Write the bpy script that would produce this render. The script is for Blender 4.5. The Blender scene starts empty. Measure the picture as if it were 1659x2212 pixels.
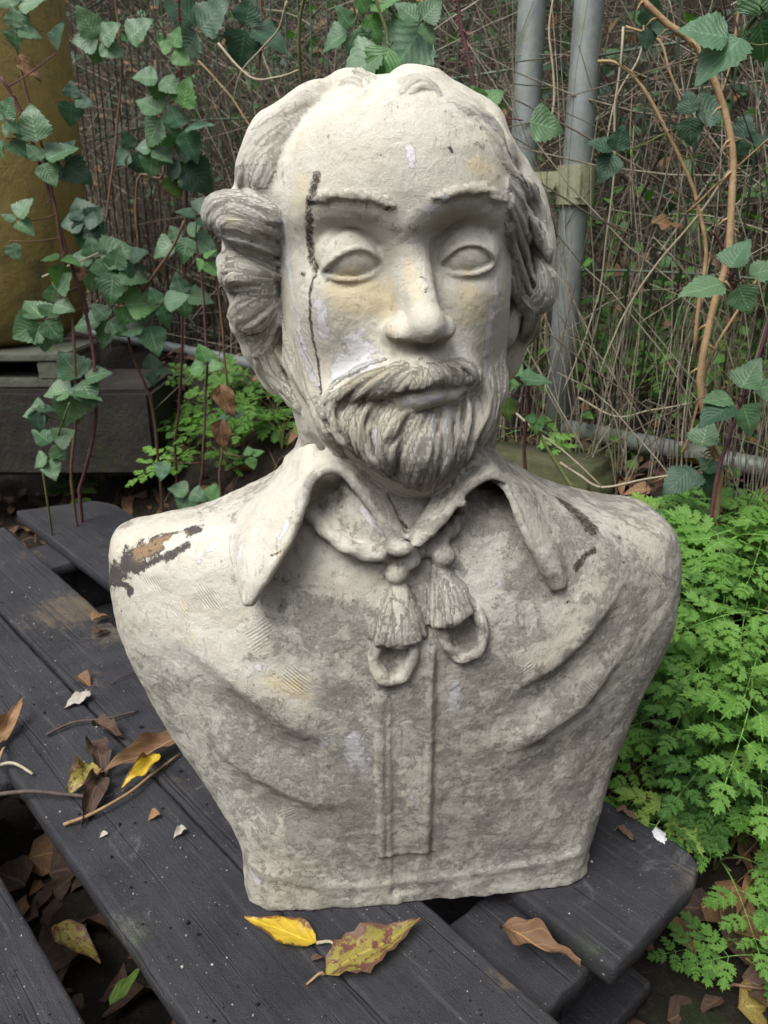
import bpy, math, random, time
import numpy as np
T00 = time.time()
SC = bpy.context.scene; COL = SC.collection
# ---------------------------------------------------------------- camera, sky, sun, exposure
camd = bpy.data.cameras.new('camera'); cam = bpy.data.objects.new('camera', camd); COL.objects.link(cam); SC.camera = cam
cam.location = (0, 0, .66); cam.rotation_euler = (math.radians(70), 0, 0)
camd.sensor_fit = 'VERTICAL'; camd.sensor_height = 36; camd.lens = 36*1729/2212; camd.clip_start = .01; camd.clip_end = 200
camd.dof.use_dof = True; camd.dof.focus_distance = .66; camd.dof.aperture_fstop = 15
world = bpy.data.worlds.new('World'); SC.world = world; world.use_nodes = True
wn = world.node_tree; bg = wn.nodes['Background']
sky = wn.nodes.new('ShaderNodeTexSky'); sky.sky_type = 'NISHITA'; sky.sun_disc = False
SUN_EL, SUN_AZ = math.radians(56), math.radians(-142)      # azimuth clockwise from +Y: behind the camera, to its left
sky.sun_elevation = SUN_EL; sky.sun_rotation = SUN_AZ; sky.dust_density = 3; sky.air_density = 1
hs = wn.nodes.new('ShaderNodeHueSaturation'); hs.inputs['Saturation'].default_value = .22      # an overcast, nearly white sky
wn.links.new(sky.outputs[0], hs.inputs['Color']); wn.links.new(hs.outputs[0], bg.inputs[0]); bg.inputs[1].default_value = .15
sl = bpy.data.lights.new('sun', 'SUN'); sl.energy = 1.8; sl.angle = math.radians(34); sl.color = (1, .97, .93)
so = bpy.data.objects.new('sun', sl); COL.objects.link(so)
from mathutils import Vector, Matrix
sdir = Vector((math.sin(SUN_AZ)*math.cos(SUN_EL), math.cos(SUN_AZ)*math.cos(SUN_EL), math.sin(SUN_EL)))
so.rotation_euler = sdir.to_track_quat('Z', 'Y').to_euler()
SC.view_settings.view_transform = 'Standard'; SC.view_settings.look = 'None'; SC.view_settings.gamma = 1; SC.view_settings.use_curve_mapping = False
SC.view_settings.exposure = .82
VOX = .0016
# ---------------------------------------------------------------- materials
class NT:
    def __init__(s, name):
        s.m = bpy.data.materials.new(name); s.m.use_nodes = True; s.t = s.m.node_tree; s.b = s.t.nodes['Principled BSDF']
        s.b.inputs['Specular IOR Level'].default_value = .3
    def n(s, typ, **kw):
        x = s.t.nodes.new('ShaderNode'+typ)
        for k, v in kw.items(): setattr(x, k, v)
        return x
    def L(s, a, b): s.t.links.new(a, b)
    def S(s, sock, v):
        if hasattr(v, 'is_output'): s.L(v, sock)
        elif v is not None: sock.default_value = (tuple(v)+(1,))[:4] if sock.type == 'RGBA' and len(v) == 3 else v
    def coord(s, scale=(1, 1, 1), kind='Object', rot=(0, 0, 0), vec=None):
        mp = s.n('Mapping'); mp.inputs['Scale'].default_value = scale if np.ndim(scale) else (scale,)*3; mp.inputs['Rotation'].default_value = rot
        if vec is None: vec = s.n('TexCoord').outputs[kind]
        s.L(vec, mp.inputs[0]); return mp.outputs[0]
    def noise(s, sc, det=4, rough=.55, vec=None, dist=0, out=0):
        x = s.n('TexNoise'); x.inputs['Scale'].default_value = sc; x.inputs['Detail'].default_value = det; x.inputs['Roughness'].default_value = rough; x.inputs['Distortion'].default_value = dist
        if vec is None: vec = s.n('TexCoord').outputs['Object']
        s.L(vec, x.inputs['Vector']); return x.outputs[out]
    def vor(s, sc, vec=None, feat='F1', rnd=1.):
        x = s.n('TexVoronoi'); x.feature = feat; x.inputs['Scale'].default_value = sc; x.inputs['Randomness'].default_value = rnd
        if vec is None: vec = s.n('TexCoord').outputs['Object']
        s.L(vec, x.inputs['Vector']); return x
    def math(s, op, a, b=None, clamp=False):
        x = s.n('Math', operation=op, use_clamp=clamp); s.S(x.inputs[0], a)
        if b is not None: s.S(x.inputs[1], b)
        return x.outputs[0]
    def ramp(s, v, lo, hi, a=0., b=1.):
        x = s.n('MapRange', interpolation_type='SMOOTHSTEP'); s.S(x.inputs[0], v)
        for i, q in enumerate((lo, hi, a, b)): x.inputs[i+1].default_value = q
        return x.outputs[0]
    def mix(s, f, a, b, mode='MIX'):
        x = s.n('Mix', data_type='RGBA', blend_type=mode); s.S(x.inputs[0], f); s.S(x.inputs[6], a); s.S(x.inputs[7], b); return x.outputs[2]
    def attr(s, name): return s.n('Attribute', attribute_name=name).outputs['Fac']
    def bump(s, h, dist, strength=1., prev=None):
        x = s.n('Bump'); x.inputs['Strength'].default_value = strength; x.inputs['Distance'].default_value = dist; s.S(x.inputs['Height'], h)
        if prev is not None: s.L(prev, x.inputs['Normal'])
        return x.outputs[0]
    def done(s, col, rough=.8, bump=None, spec=None):
        s.S(s.b.inputs['Base Color'], col); s.S(s.b.inputs['Roughness'], rough)
        if bump is not None: s.L(bump, s.b.inputs['Normal'])
        if spec is not None: s.b.inputs['Specular IOR Level'].default_value = spec
        return s.m
def stone_material():
    t = NT('weathered_stone')
    big = t.noise(9, 4, .6); mid = t.noise(45, 6, .65); fine = t.noise(330, 5, .7); blot = t.noise(110, 6, .75, dist=.6)
    cream = t.mix(t.ramp(big, .35, .65), (.52, .49, .405), (.57, .55, .485))
    cream = t.mix(t.ramp(mid, .45, .75), cream, (.50, .465, .385))
    cream = t.mix(t.math('MULTIPLY', t.ramp(t.noise(700, 2, .6), .56, .68), .4), cream, (.36, .32, .25)); cream = t.mix(t.math('MULTIPLY', t.ramp(t.noise(38, 8, .8, dist=.8), .54, .66), .55), cream, (.42, .385, .315)); cream = t.mix(t.math('MULTIPLY', t.ramp(t.noise(60, 8, .8, dist=.5), .60, .66), .6), cream, (.62, .61, .60))
    def thr(mask, noise, amt, w=.06):
        q = t.math('ADD', mask, t.math('MULTIPLY', t.math('SUBTRACT', noise, .5), amt)); return t.ramp(q, .5-w, .5+w)
    col = t.mix(t.math('MULTIPLY', thr(t.attr('yellow'), t.noise(26, 5, .7), 1.1, .16), .75), cream, (.56, .47, .29))
    tan = thr(t.attr('tan'), t.noise(60, 5, .7), 1.3, .2)
    col = t.mix(t.math('MULTIPLY', tan, .7), col, t.mix(t.ramp(mid, .4, .6), (.43, .375, .28), (.52, .48, .39)))
    g = t.attr('grime_dark')
    gc = t.mix(t.ramp(big, .3, .7), (.285, .262, .228), (.345, .32, .282)); gc = t.mix(t.ramp(fine, .4, .7), gc, (.185, .17, .152))
    gs = thr(g, t.noise(34, 10, .8, dist=.3), 3.4, .07)
    gs2 = thr(g, t.noise(95, 8, .85), 3.8, .10)
    col = t.mix(t.math('MULTIPLY', t.ramp(g, .15, .75), .55), col, (.41, .385, .34))
    col = t.mix(t.math('MULTIPLY', gs, .78), col, gc); col = t.mix(t.math('MULTIPLY', gs2, .5), col, gc)
    col = t.mix(t.math('MULTIPLY', t.ramp(t.noise(380, 3, .7), .55, .64), t.math('MULTIPLY', t.ramp(g, .1, .6), .55)), col, (.46, .43, .37))
    wh = thr(t.attr('white'), t.noise(70, 8, .8, dist=.5), 2.6, .05)
    col = t.mix(t.math('MULTIPLY', wh, .78), col, t.mix(fine, (.60, .60, .62), (.70, .69, .71)))
    dk = thr(t.attr('brown'), t.noise(240, 7, .85), 2.2, .10)
    col = t.mix(t.math('MULTIPLY', dk, t.ramp(t.noise(420, 4, .7), .36, .52, .45, .96)), col, t.mix(t.ramp(blot, .4, .6), (.075, .052, .035), (.03, .022, .016)))
    bk = thr(t.attr('black'), t.noise(75, 8, .85, dist=.4), 3.4, .05)
    bkc = t.mix(t.ramp(t.attr('rust'), .2, .8), (.05, .043, .043), (.24, .15, .075)); bkc = t.mix(t.ramp(fine, .5, .62), bkc, (.03, .024, .02))
    col = t.mix(t.math('MULTIPLY', bk, .94), col, bkc)
    pit = t.ramp(t.vor(420).outputs['Distance'], .0, .14, 1., 0.); pm = t.ramp(t.noise(60, 3, .5), .48, .62)
    pit = t.math('MULTIPLY', pit, pm)
    col = t.mix(t.math('MULTIPLY', pit, .65), col, (.10, .08, .06))
    # relief: grain, pits, carved strands, comb marks, crust
    cmb = t.n('CombineXYZ'); t.L(t.math('MULTIPLY', t.attr('sa'), 13.), cmb.inputs[0]); t.L(t.math('MULTIPLY', t.attr('sb'), 1.6), cmb.inputs[1])
    st = t.noise(1.0, 4, .6, vec=cmb.outputs[0]); st = t.math('MULTIPLY', st, t.attr('strand'))
    col = t.mix(t.math('MULTIPLY', t.ramp(st, .40, .28), t.math('MULTIPLY', t.attr('strand'), .5)), col, (.16, .13, .095))
    cb = t.math('MULTIPLY', t.math('SINE', t.attr('comb')), t.attr('combm'))
    nb = t.bump(t.math('ADD', fine, t.math('MULTIPLY', t.noise(900, 2, .6), .5)), .0010, .6)
    nb = t.bump(pit, -.0011, .8, nb); nb = t.bump(t.noise(120, 6, .75), .0020, .5, nb)
    nb = t.bump(t.math('MULTIPLY', t.ramp(t.noise(95, 7, .8, dist=.4), .35, .7), t.ramp(g, .1, .7, .25, 1.)), .0018, .8, nb)
    nb = t.bump(st, .0026, 1., nb); nb = t.bump(cb, .00055, 1., nb)
    nb = t.bump(t.math('ADD', gs, wh), .0004, .8, nb); nb = t.bump(t.math('ADD', dk, bk), -.0011, .9, nb)
    scr_ = t.ramp(t.noise(1, 4, .6, vec=t.coord((420, 60, 60), rot=(0, .7, 0))), .60, .72); nb = t.bump(t.math('MULTIPLY', scr_, t.ramp(t.noise(20, 3, .6), .5, .6)), -.0009, .8, nb)
    return t.done(col, .82, nb, .25)
def plank_material():
    t = NT('black_stained_wood')
    rnd = t.n('ObjectInfo').outputs['Random']
    v = t.n('VectorMath', operation='ADD'); t.L(t.n('TexCoord').outputs['Object'], v.inputs[0])
    c3 = t.n('CombineXYZ'); t.L(t.math('MULTIPLY', rnd, 7.), c3.inputs[0]); t.L(t.math('MULTIPLY', rnd, 3.), c3.inputs[1]); t.L(c3.outputs[0], v.inputs[1]); V = v.outputs[0]
    grain = t.noise(1, 6, .65, vec=t.coord((5, 130, 130), vec=V), dist=.4); blot = t.noise(9, 6, .7, vec=V); fine = t.noise(600, 4, .7, vec=V)
    col = t.mix(t.ramp(blot, .3, .7), (.017, .017, .021), (.036, .036, .042))
    col = t.mix(t.math('MULTIPLY', t.ramp(grain, .5, .75), .4), col, (.060, .059, .064))
    col = t.mix(t.math('MULTIPLY', t.ramp(t.noise(14, 7, .8, vec=V, dist=1.), .58, .72), .5), col, (.13, .13, .13))
    col = t.mix(t.math('MULTIPLY', t.ramp(t.noise(7, 6, .75, vec=t.coord((1, 1.7, 1), vec=V)), .60, .76), .75), col, (.17, .125, .075))
    col = t.mix(t.math('MULTIPLY', t.ramp(t.noise(5, 6, .8, vec=t.coord((1.3, 1, 1), vec=V)), .60, .75), .5), col, (.055, .085, .022))
    sp = t.ramp(t.vor(170, V).outputs['Distance'], .10, .18, 1., 0.); col = t.mix(t.math('MULTIPLY', sp, t.ramp(t.noise(70, 2, .5, vec=V), .52, .60)), col, (.20, .19, .17))
    sp2 = t.ramp(t.vor(75, V).outputs['Distance'], .07, .12, 1., 0.); sm = t.ramp(t.noise(40, 2, .5, vec=V), .6, .66); col = t.mix(t.math('MULTIPLY', sp2, sm), col, (.38, .37, .34))
    sc = t.ramp(t.noise(1, 3, .5, vec=t.coord((90, 14, 14), vec=V, rot=(0, 0, .5))), .70, .76); col = t.mix(t.math('MULTIPLY', sc, t.ramp(blot, .45, .6)), col, (.17, .17, .175)); col = t.mix(t.math('MULTIPLY', t.ramp(t.noise(1, 5, .7, vec=t.coord((3, 60, 60), vec=V)), .58, .7), .5), col, (.10, .095, .09))
    pos = t.n('NewGeometry').outputs['Position']
    def spot(p, r, c, sc_, lo=.42, hi=.6):
        nonlocal col
        dd = t.n('VectorMath', operation='DISTANCE'); t.L(pos, dd.inputs[0]); dd.inputs[1].default_value = p
        k = t.math('ADD', t.ramp(dd.outputs['Value'], 0, r, 1., 0.), t.math('MULTIPLY', t.math('SUBTRACT', t.noise(sc_, 9, .85), .5), 2.6)); col = t.mix(t.math('MULTIPLY', t.math('MULTIPLY', t.ramp(k, lo+.15, hi+.35), t.ramp(grain, .3, .65, .3, 1.)), .75), col, c)
    spot((-.56, 1.30, 0), .20, (.14, .105, .065), 45); spot((-.46, 1.21, 0), .12, (.16, .13, .085), 70, .5, .7); spot((.16, .53, 0), .07, (.06, .085, .02), 60, .5, .75); spot((.20, .585, -.01), .07, (.045, .062, .024), 60, .6, .9); spot((-.26, .60, 0), .10, (.11, .11, .09), 60, .6, .8); spot((-.16, .78, 0), .12, (.10, .10, .10), 50, .6, .8); spot((-.86, 1.93, 0), .12, (.06, .09, .03), 40, .5, .75); spot((.33, .66, 0), .10, (.12, .10, .07), 70, .62, .8)
    sm2 = t.ramp(t.attr('smudge'), .3, .7); col = t.mix(t.math('MULTIPLY', sm2, t.ramp(t.noise(160, 4, .7, vec=V), .4, .6)), col, (.42, .42, .44))
    nb = t.bump(grain, .0022, .8); nb = t.bump(t.math('ADD', fine, t.noise(230, 5, .7, vec=V)), .0016, .8, nb); nb = t.bump(sp, .0018, .7, nb)
    nb = t.bump(t.ramp(t.noise(1, 3, .5, vec=t.coord((2.2, 75, 75), vec=V)), .34, .40), .0016, .8, nb)
    return t.done(col, t.ramp(fine, .3, .7, .50, .78), nb, .38)
def leaf_material(name, c1, c2, spot=None, rough=.42, spec=.5, edge=None, trans=.25, vein=(.00035, 17), spots=.6):
    t = NT(name); rnd = t.n('ObjectInfo').outputs['Random']; uv = t.n('UVMap').outputs[0]
    sep = t.n('SeparateXYZ'); t.L(uv, sep.inputs[0]); u, v = sep.outputs[0], sep.outputs[1]
    au = t.math('ABSOLUTE', t.math('SUBTRACT', u, .5))
    col = t.mix(rnd, c1, c2)
    col = t.mix(t.math('MULTIPLY', t.ramp(t.noise(60, 4, .6), .35, .7), .45), col, tuple(x*.6 for x in c1))
    w = t.math('SINE', t.math('ADD', t.math('MULTIPLY', t.math('SUBTRACT', v, t.math('MULTIPLY', au, .9)), vein[1]*2.9), t.math('MULTIPLY', t.noise(25, 2, .5), 5.)))
    col = t.mix(t.ramp(w, .86, 1., 0., .25), col, tuple(min(1, x*1.6+.01) for x in c2)); col = t.mix(t.ramp(au, .012, .035, .5, 0.), col, tuple(min(1, x*1.7+.01) for x in c2))
    if spot: col = t.mix(t.ramp(t.noise(90, 5, .8), spots, spots+.07), col, spot)
    if edge:
        e = t.ramp(t.math('ADD', t.math('ADD', au, t.math('MULTIPLY', t.math('SUBTRACT', t.noise(60, 5, .7), .5), .9)), t.math('MULTIPLY', v, .12)), .40, .50); col = t.mix(e, col, edge)
    nb = t.bump(t.math('ADD', w, t.math('MULTIPLY', t.noise(240, 3, .6), .7)), vein[0], .6)
    t.done(col, rough, nb, spec); t.b.inputs['Subsurface Weight'].default_value = 0
    if trans:
        tr = t.n('BsdfTranslucent'); t.S(tr.inputs[0], t.mix(1., col, (1.2, 1.5, .6), 'MULTIPLY')); ms = t.n('MixShader'); ms.inputs[0].default_value = trans
        out = t.t.nodes['Material Output']; t.L(t.b.outputs[0], ms.inputs[1]); t.L(tr.outputs[0], ms.inputs[2]); t.L(ms.outputs[0], out.inputs[0])
    return t.m
def stem_material(name, c1, c2, sc=40, rough=.6, bumpd=.001):
    t = NT(name); n = t.noise(sc, 5, .7); f = t.noise(sc*9, 3, .6); r = t.n('ObjectInfo').outputs['Random']
    col = t.mix(t.ramp(n, .3, .7), c1, c2); col = t.mix(t.math('MULTIPLY', t.ramp(f, .5, .7), .5), col, tuple(x*.5 for x in c1))
    return t.done(col, rough, t.bump(f, bumpd, .6), .3)
def mix_stems_material():
    t = NT('dry_stems'); a = t.n('Attribute', attribute_name='tint').outputs['Fac']
    col = t.mix(t.ramp(a, 0, .5), (.038, .030, .021), (.125, .102, .072)); col = t.mix(t.ramp(a, .5, 1), col, (.33, .295, .225))
    col = t.mix(t.math('MULTIPLY', t.ramp(t.noise(35, 4, .7), .45, .65), .6), col, (.05, .038, .025))
    return t.done(col, .75, t.bump(t.noise(300, 3, .6), .001, .5), .2)
def soil_material():
    t = NT('soil'); n = t.noise(6, 6, .7); f = t.noise(90, 8, .75)
    col = t.mix(t.ramp(n, .3, .7), (.018, .014, .011), (.042, .032, .023)); col = t.mix(t.ramp(f, .5, .72), col, (.07, .055, .04)); col = t.mix(t.math('MULTIPLY', t.ramp(t.noise(4, 5, .7), .58, .7), .6), col, (.028, .05, .012))
    return t.done(col, .9, t.bump(t.math('ADD', f, t.noise(25, 6, .7)), .02, .9), .2)
def pipe_material():
    t = NT('galvanised_steel'); n = t.noise(22, 6, .7); s = t.noise(1, 5, .7, vec=t.coord((160, 160, 9))); 
    col = t.mix(t.ramp(n, .3, .7), (.175, .20, .195), (.26, .285, .285)); col = t.mix(t.math('MULTIPLY', t.ramp(s, .45, .7), .6), col, (.20, .235, .17))
    col = t.mix(t.math('MULTIPLY', t.ramp(t.noise(5, 6, .75), .5, .7), .7), col, (.15, .175, .085)); col = t.mix(t.ramp(t.noise(130, 5, .8), .62, .70), col, (.10, .085, .06))
    t.b.inputs['Metallic'].default_value = .35
    return t.done(col, t.ramp(n, .3, .7, .42, .62), t.bump(t.noise(200, 4, .7), .0012, .5), .5)
def plain(name, cols, sc=20, rough=.8, bd=.004, met=0.):
    t = NT(name); n = t.noise(sc, 6, .7); f = t.noise(sc*7, 5, .75); col = t.mix(t.ramp(n, .35, .65), cols[0], cols[1])
    if len(cols) > 2: col = t.mix(t.ramp(t.noise(sc*.6, 6, .8, dist=.7), .52, .66), col, cols[2])
    col = t.mix(t.math('MULTIPLY', t.ramp(f, .5, .75), .5), col, tuple(x*.45 for x in cols[0])); t.b.inputs['Metallic'].default_value = met
    return t.done(col, rough, t.bump(t.math('ADD', f, n), bd, .7), .3)
M = {}
M['stone'] = stone_material(); M['plank'] = plank_material(); M['soil'] = soil_material(); M['pipe'] = pipe_material(); M['dry'] = mix_stems_material()
M['bram'] = leaf_material('bramble_leaf', (.058, .135, .062), (.115, .205, .098), None, .40, .65)
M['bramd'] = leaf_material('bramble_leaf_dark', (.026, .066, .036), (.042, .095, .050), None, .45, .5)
M['bramy'] = leaf_material('bramble_leaf_bright', (.070, .175, .055), (.10, .22, .065), (.15, .13, .03), .40, .5)
M['bramr'] = leaf_material('bramble_leaf_reddened', (.075, .15, .03), (.10, .16, .03), (.25, .2, .03), .45, .5, edge=(.10, .025, .02))
M['bramw'] = leaf_material('bramble_leaf_mined', (.06, .14, .075), (.085, .17, .09), (.36, .42, .22), .40, .5, spots=.64)
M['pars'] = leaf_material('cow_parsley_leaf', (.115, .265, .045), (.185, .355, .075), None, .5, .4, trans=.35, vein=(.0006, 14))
M['parsd'] = leaf_material('cow_parsley_leaf_shade', (.062, .155, .032), (.105, .225, .048), None, .5, .4, trans=.3, vein=(.0006, 14))  # darker copy of the leaf colour, with shade painted in for rear plants
M['parsy'] = leaf_material('cow_parsley_leaf_pale', (.20, .33, .06), (.27, .38, .09), (.30, .28, .06), .5, .4, trans=.35, vein=(.0006, 14))
M['yellow'] = leaf_material('yellow_leaf', (.55, .36, .025), (.60, .42, .04), (.20, .09, .03), .42, .4, edge=(.16, .07, .025), spots=.60, vein=(.0002, 9))
M['olive'] = leaf_material('turning_leaf', (.26, .23, .05), (.33, .27, .06), (.15, .055, .045), .5, .4, edge=(.15, .075, .05), spots=.5, vein=(.0003, 9))
M['green'] = leaf_material('fallen_green_leaf', (.10, .17, .03), (.12, .2, .04), None, .5, .4, vein=(.0003, 9))
M['dead'] = leaf_material('dead_leaf', (.15, .085, .045), (.26, .15, .075), (.07, .04, .025), .65, .25, trans=.1, vein=(.00025, 9))
M['deadd'] = leaf_material('dark_dead_leaf', (.060, .038, .028), (.12, .07, .048), None, .7, .25, trans=.1, vein=(.00025, 9))
M['cane'] = stem_material('purple_cane', (.085, .035, .045), (.15, .065, .06)); M['canet'] = stem_material('tan_cane', (.24, .15, .075), (.36, .25, .14), 30); M['caneg'] = stem_material('green_cane', (.085, .11, .035), (.12, .14, .05))
M['caneb'] = stem_material('brown_cane', (.11, .062, .038), (.20, .12, .07)); M['straw'] = stem_material('straw_stem', (.30, .25, .17), (.40, .35, .26), 60)
M['twig'] = stem_material('dark_twig', (.05, .035, .035), (.11, .08, .065), 80); M['pstem'] = stem_material('parsley_stem', (.09, .12, .03), (.16, .14, .05))
M['wire'] = plain('fence_wire', [(.085, .115, .085), (.12, .15, .10)], 60, .5, .0006, .3)
M['drum'] = plain('mottled_yellow_paint', [(.33, .24, .08), (.25, .185, .06), (.14, .125, .055)], 5, .62, .006)
M['conc'] = plain('mossy_concrete', [(.115, .12, .095), (.08, .085, .062), (.045, .065, .02)], 14, .9, .008)
M['sleep'] = plain('dark_timber', [(.018, .015, .013), (.034, .029, .024), (.022, .030, .010)], 12, .85, .008)
M['moss'] = plain('mossy_block', [(.085, .082, .045), (.05, .058, .022), (.035, .05, .012)], 18, .95, .008)
M['clampm'] = plain('zinc_clamp', [(.30, .31, .20), (.24, .25, .15)], 30, .5, .002, .3)
M['slate'] = plain('grey_slate', [(.14, .16, .17), (.10, .115, .12)], 20, .7, .002)
M['chip'] = plain('pale_chip', [(.42, .40, .34), (.28, .25, .20)], 90, .8, .001)
# ---------------------------------------------------------------- sculpting tools
import numpy as np, math, time
F_PX = 1729.0; TH = math.radians(20); CH = 0.66
CT, ST = math.cos(TH), math.sin(TH)
def view_ray(u, v):
    x = u-829.5; y = 1106-v
    return np.array([x, F_PX*CT+y*ST, y*CT-F_PX*ST])
CAM = np.array([0., 0., CH])
def on_z(u, v, z=0.0):
    r = view_ray(u, v); return CAM+r*((z-CH)/r[2])
def on_y(u, v, y):
    r = view_ray(u, v); return CAM+r*(y/r[1])
class Frame:
    def __init__(s, o, yaw):
        s.o = np.array(o, float); a = math.radians(yaw)
        s.ax = np.array([math.cos(a), math.sin(a), 0.]); s.ay = np.array([-math.sin(a), math.cos(a), 0.]); s.az = np.array([0., 0., 1.])
    def w(s, p): return s.o+p[0]*s.ax+p[1]*s.ay+p[2]*s.az
    def at(s, u, v, yl):                 # world point on the local plane y = yl seen along a sight line
        r = view_ray(u, v); t = (yl+np.dot(s.o-CAM, s.ay))/np.dot(r, s.ay); return CAM+r*t
    def loc(s, p):
        q = p-s.o; return np.array([q@s.ax, q@s.ay, q@s.az])
class Vol:
    def __init__(s, lo, hi, h):
        s.lo = np.array(lo); s.h = h; s.n = tuple(int(math.ceil((b-a)/h)) for a, b in zip(lo, hi))
        s.f = np.full(s.n, 0.08, np.float32); s.lab = np.zeros(s.n, np.uint8); s.sa = np.zeros(s.n, np.float16); s.sb = np.zeros(s.n, np.float16); s.lid = 0
        s.ax = [(s.lo[i]+h*np.arange(s.n[i])).astype(np.float32) for i in range(3)]
    def box(s, lo, hi):
        sl = []
        for i in range(3):
            a = max(0, int((lo[i]-s.lo[i])/s.h)); b = min(s.n[i], int((hi[i]-s.lo[i])/s.h)+2)
            if b <= a: return None, None
            sl.append(slice(a, b))
        g = (s.ax[0][sl[0]][:, None, None], s.ax[1][sl[1]][None, :, None], s.ax[2][sl[2]][None, None, :])
        return tuple(sl), g
    def put(s, sl, d, k, lab, op='u'):
        a = s.f[sl]
        if op == 'u':
            if lab is not None: s.lab[sl] = np.where(d < a, lab, s.lab[sl])
            h = np.clip(.5+.5*(a-d)/k, 0, 1); s.f[sl] = a*(1-h)+d*h-k*h*(1-h)
        elif op == 's':
            d = -d; h = np.clip(.5+.5*(d-a)/k, 0, 1); s.f[sl] = a*(1-h)+d*h+k*h*(1-h)
    def ell(s, c, r, k=.01, lab=None, op='u', yaw=0., pit=0., rol=0.):
        r = np.array(r, float); R = r.max()+k+3*s.h
        sl, g = s.box(c-R, c+R)
        if sl is None: return
        M = rot(yaw, pit, rol)
        X, Y, Z = g[0]-c[0], g[1]-c[1], g[2]-c[2]
        k0 = 0.; k1 = 0.
        for i in range(3):
            q = X*M[0, i]+Y*M[1, i]+Z*M[2, i]
            k0 = k0+(q/r[i])**2; k1 = k1+(q/r[i]**2)**2
        k0 = np.sqrt(k0); k1 = np.sqrt(k1)+1e-9
        s.put(sl, (k0*(k0-1)/k1).astype(np.float32), k, lab, op)
    def push(s, c, r, amt):              # swell (amt > 0) or sink the surface softly round c
        r = np.atleast_1d(np.array(r, float))*np.ones(3); R = r*2
        sl, g = s.box(c-R, c+R)
        if sl is None: return
        w = np.exp(-(((g[0]-c[0])/r[0])**2+((g[1]-c[1])/r[1])**2+((g[2]-c[2])/r[2])**2)*1.6)
        s.f[sl] -= (amt*w).astype(np.float32)
    def chain(s, P, R, k=.004, lab=None, op='u', flat=1., N=None, groove=None, twist=None, strand=False):
        P = np.asarray(P, float); R = np.asarray(R, float)*np.ones(len(P))
        rm = R.max()*max(1., flat)*1.25+k+3*s.h
        sl, g = s.box(P.min(0)-rm, P.max(0)+rm)
        if sl is None: return
        L = np.concatenate([[0], np.cumsum(np.linalg.norm(np.diff(P, axis=0), axis=1))])
        best = None; SA = SB = 0; s.lid += 1
        for i in range(len(P)-1):
            a, b = P[i], P[i+1]; e = b-a; ee = e@e+1e-12
            m = rm; lo = np.minimum(a, b)-m; hi = np.maximum(a, b)+m
            X, Y, Z = g[0]-a[0], g[1]-a[1], g[2]-a[2]
            t = np.clip((X*e[0]+Y*e[1]+Z*e[2])/ee, 0, 1)
            wx, wy, wz = X-t*e[0], Y-t*e[1], Z-t*e[2]
            r = R[i]+(R[i+1]-R[i])*t
            if flat != 1. or groove:
                n = N[i] if N is not None else np.array([0, -1., 0])
                tg = e/math.sqrt(ee); n = n-tg*(n@tg); n = n/(np.linalg.norm(n)+1e-9)
                sd = np.cross(tg, n)
                wn = wx*n[0]+wy*n[1]+wz*n[2]; ws = wx*sd[0]+wy*sd[1]+wz*sd[2]
                wt2 = np.maximum(wx*wx+wy*wy+wz*wz-wn*wn-ws*ws, 0)
                wsf = ws/flat
                dist = np.sqrt(wn*wn+wsf*wsf+wt2)
                if groove:
                    gn, ga, ph = groove
                    q = wsf/np.maximum(r, 1e-5)
                    r = r*(1+ga*np.sin(q*gn*1.6+ph+np.sin((L[i]+t*(L[i+1]-L[i]))*70+ph*3)*.8))
            else:
                dist = np.sqrt(wx*wx+wy*wy+wz*wz)
            if twist:
                n = np.array([0, -1., 0]); tg = e/math.sqrt(ee); n = n-tg*(n@tg); n /= np.linalg.norm(n); sd = np.cross(tg, n)
                ph = np.arctan2(wx*sd[0]+wy*sd[1]+wz*sd[2], wx*n[0]+wy*n[1]+wz*n[2])
                r = r*(1+twist[1]*np.sin(ph*twist[2]+(L[i]+t*(L[i+1]-L[i]))*2*math.pi/twist[0]))
            d = dist-r
            if strand:
                m_ = True if best is None else d < best
                SA = np.where(m_, ws, SA); SB = np.where(m_, L[i]+t*(L[i+1]-L[i]), SB)
            best = d if best is None else np.minimum(best, d)
        if strand:
            m_ = best < s.f[sl]; s.sa[sl] = np.where(m_, SA*100+(s.lid % 37)*5.3, s.sa[sl]); s.sb[sl] = np.where(m_, SB*10, s.sb[sl])
        s.put(sl, best.astype(np.float32), k, lab, op)
    def sheet(s, A, B, r, k=.003, lab=None, bulge=None):   # thick sheet between two rails
        A, B = np.asarray(A), np.asarray(B); m = 7; n = len(A)
        G = np.zeros((n, m+1, 3))
        for j in range(m+1):
            t = j/m; G[:, j] = A*(1-t)+B*t
            if bulge is not None: G[:, j] += np.asarray(bulge)*4*t*(1-t)
        lo = G.reshape(-1, 3).min(0)-r-k-3*s.h; hi = G.reshape(-1, 3).max(0)+r+k+3*s.h
        sl, g = s.box(lo, hi); acc = np.full(tuple(x.stop-x.start for x in sl), .05, np.float32)
        for i in range(n-1):
            for j in range(m):
                q = [G[i, j], G[i+1, j], G[i+1, j+1], G[i, j+1]]
                for T in ((q[0], q[1], q[2]), (q[0], q[2], q[3])):
                    s.tri(*T, r, k, acc, sl)
        s.put(sl, acc, k, lab)
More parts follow.
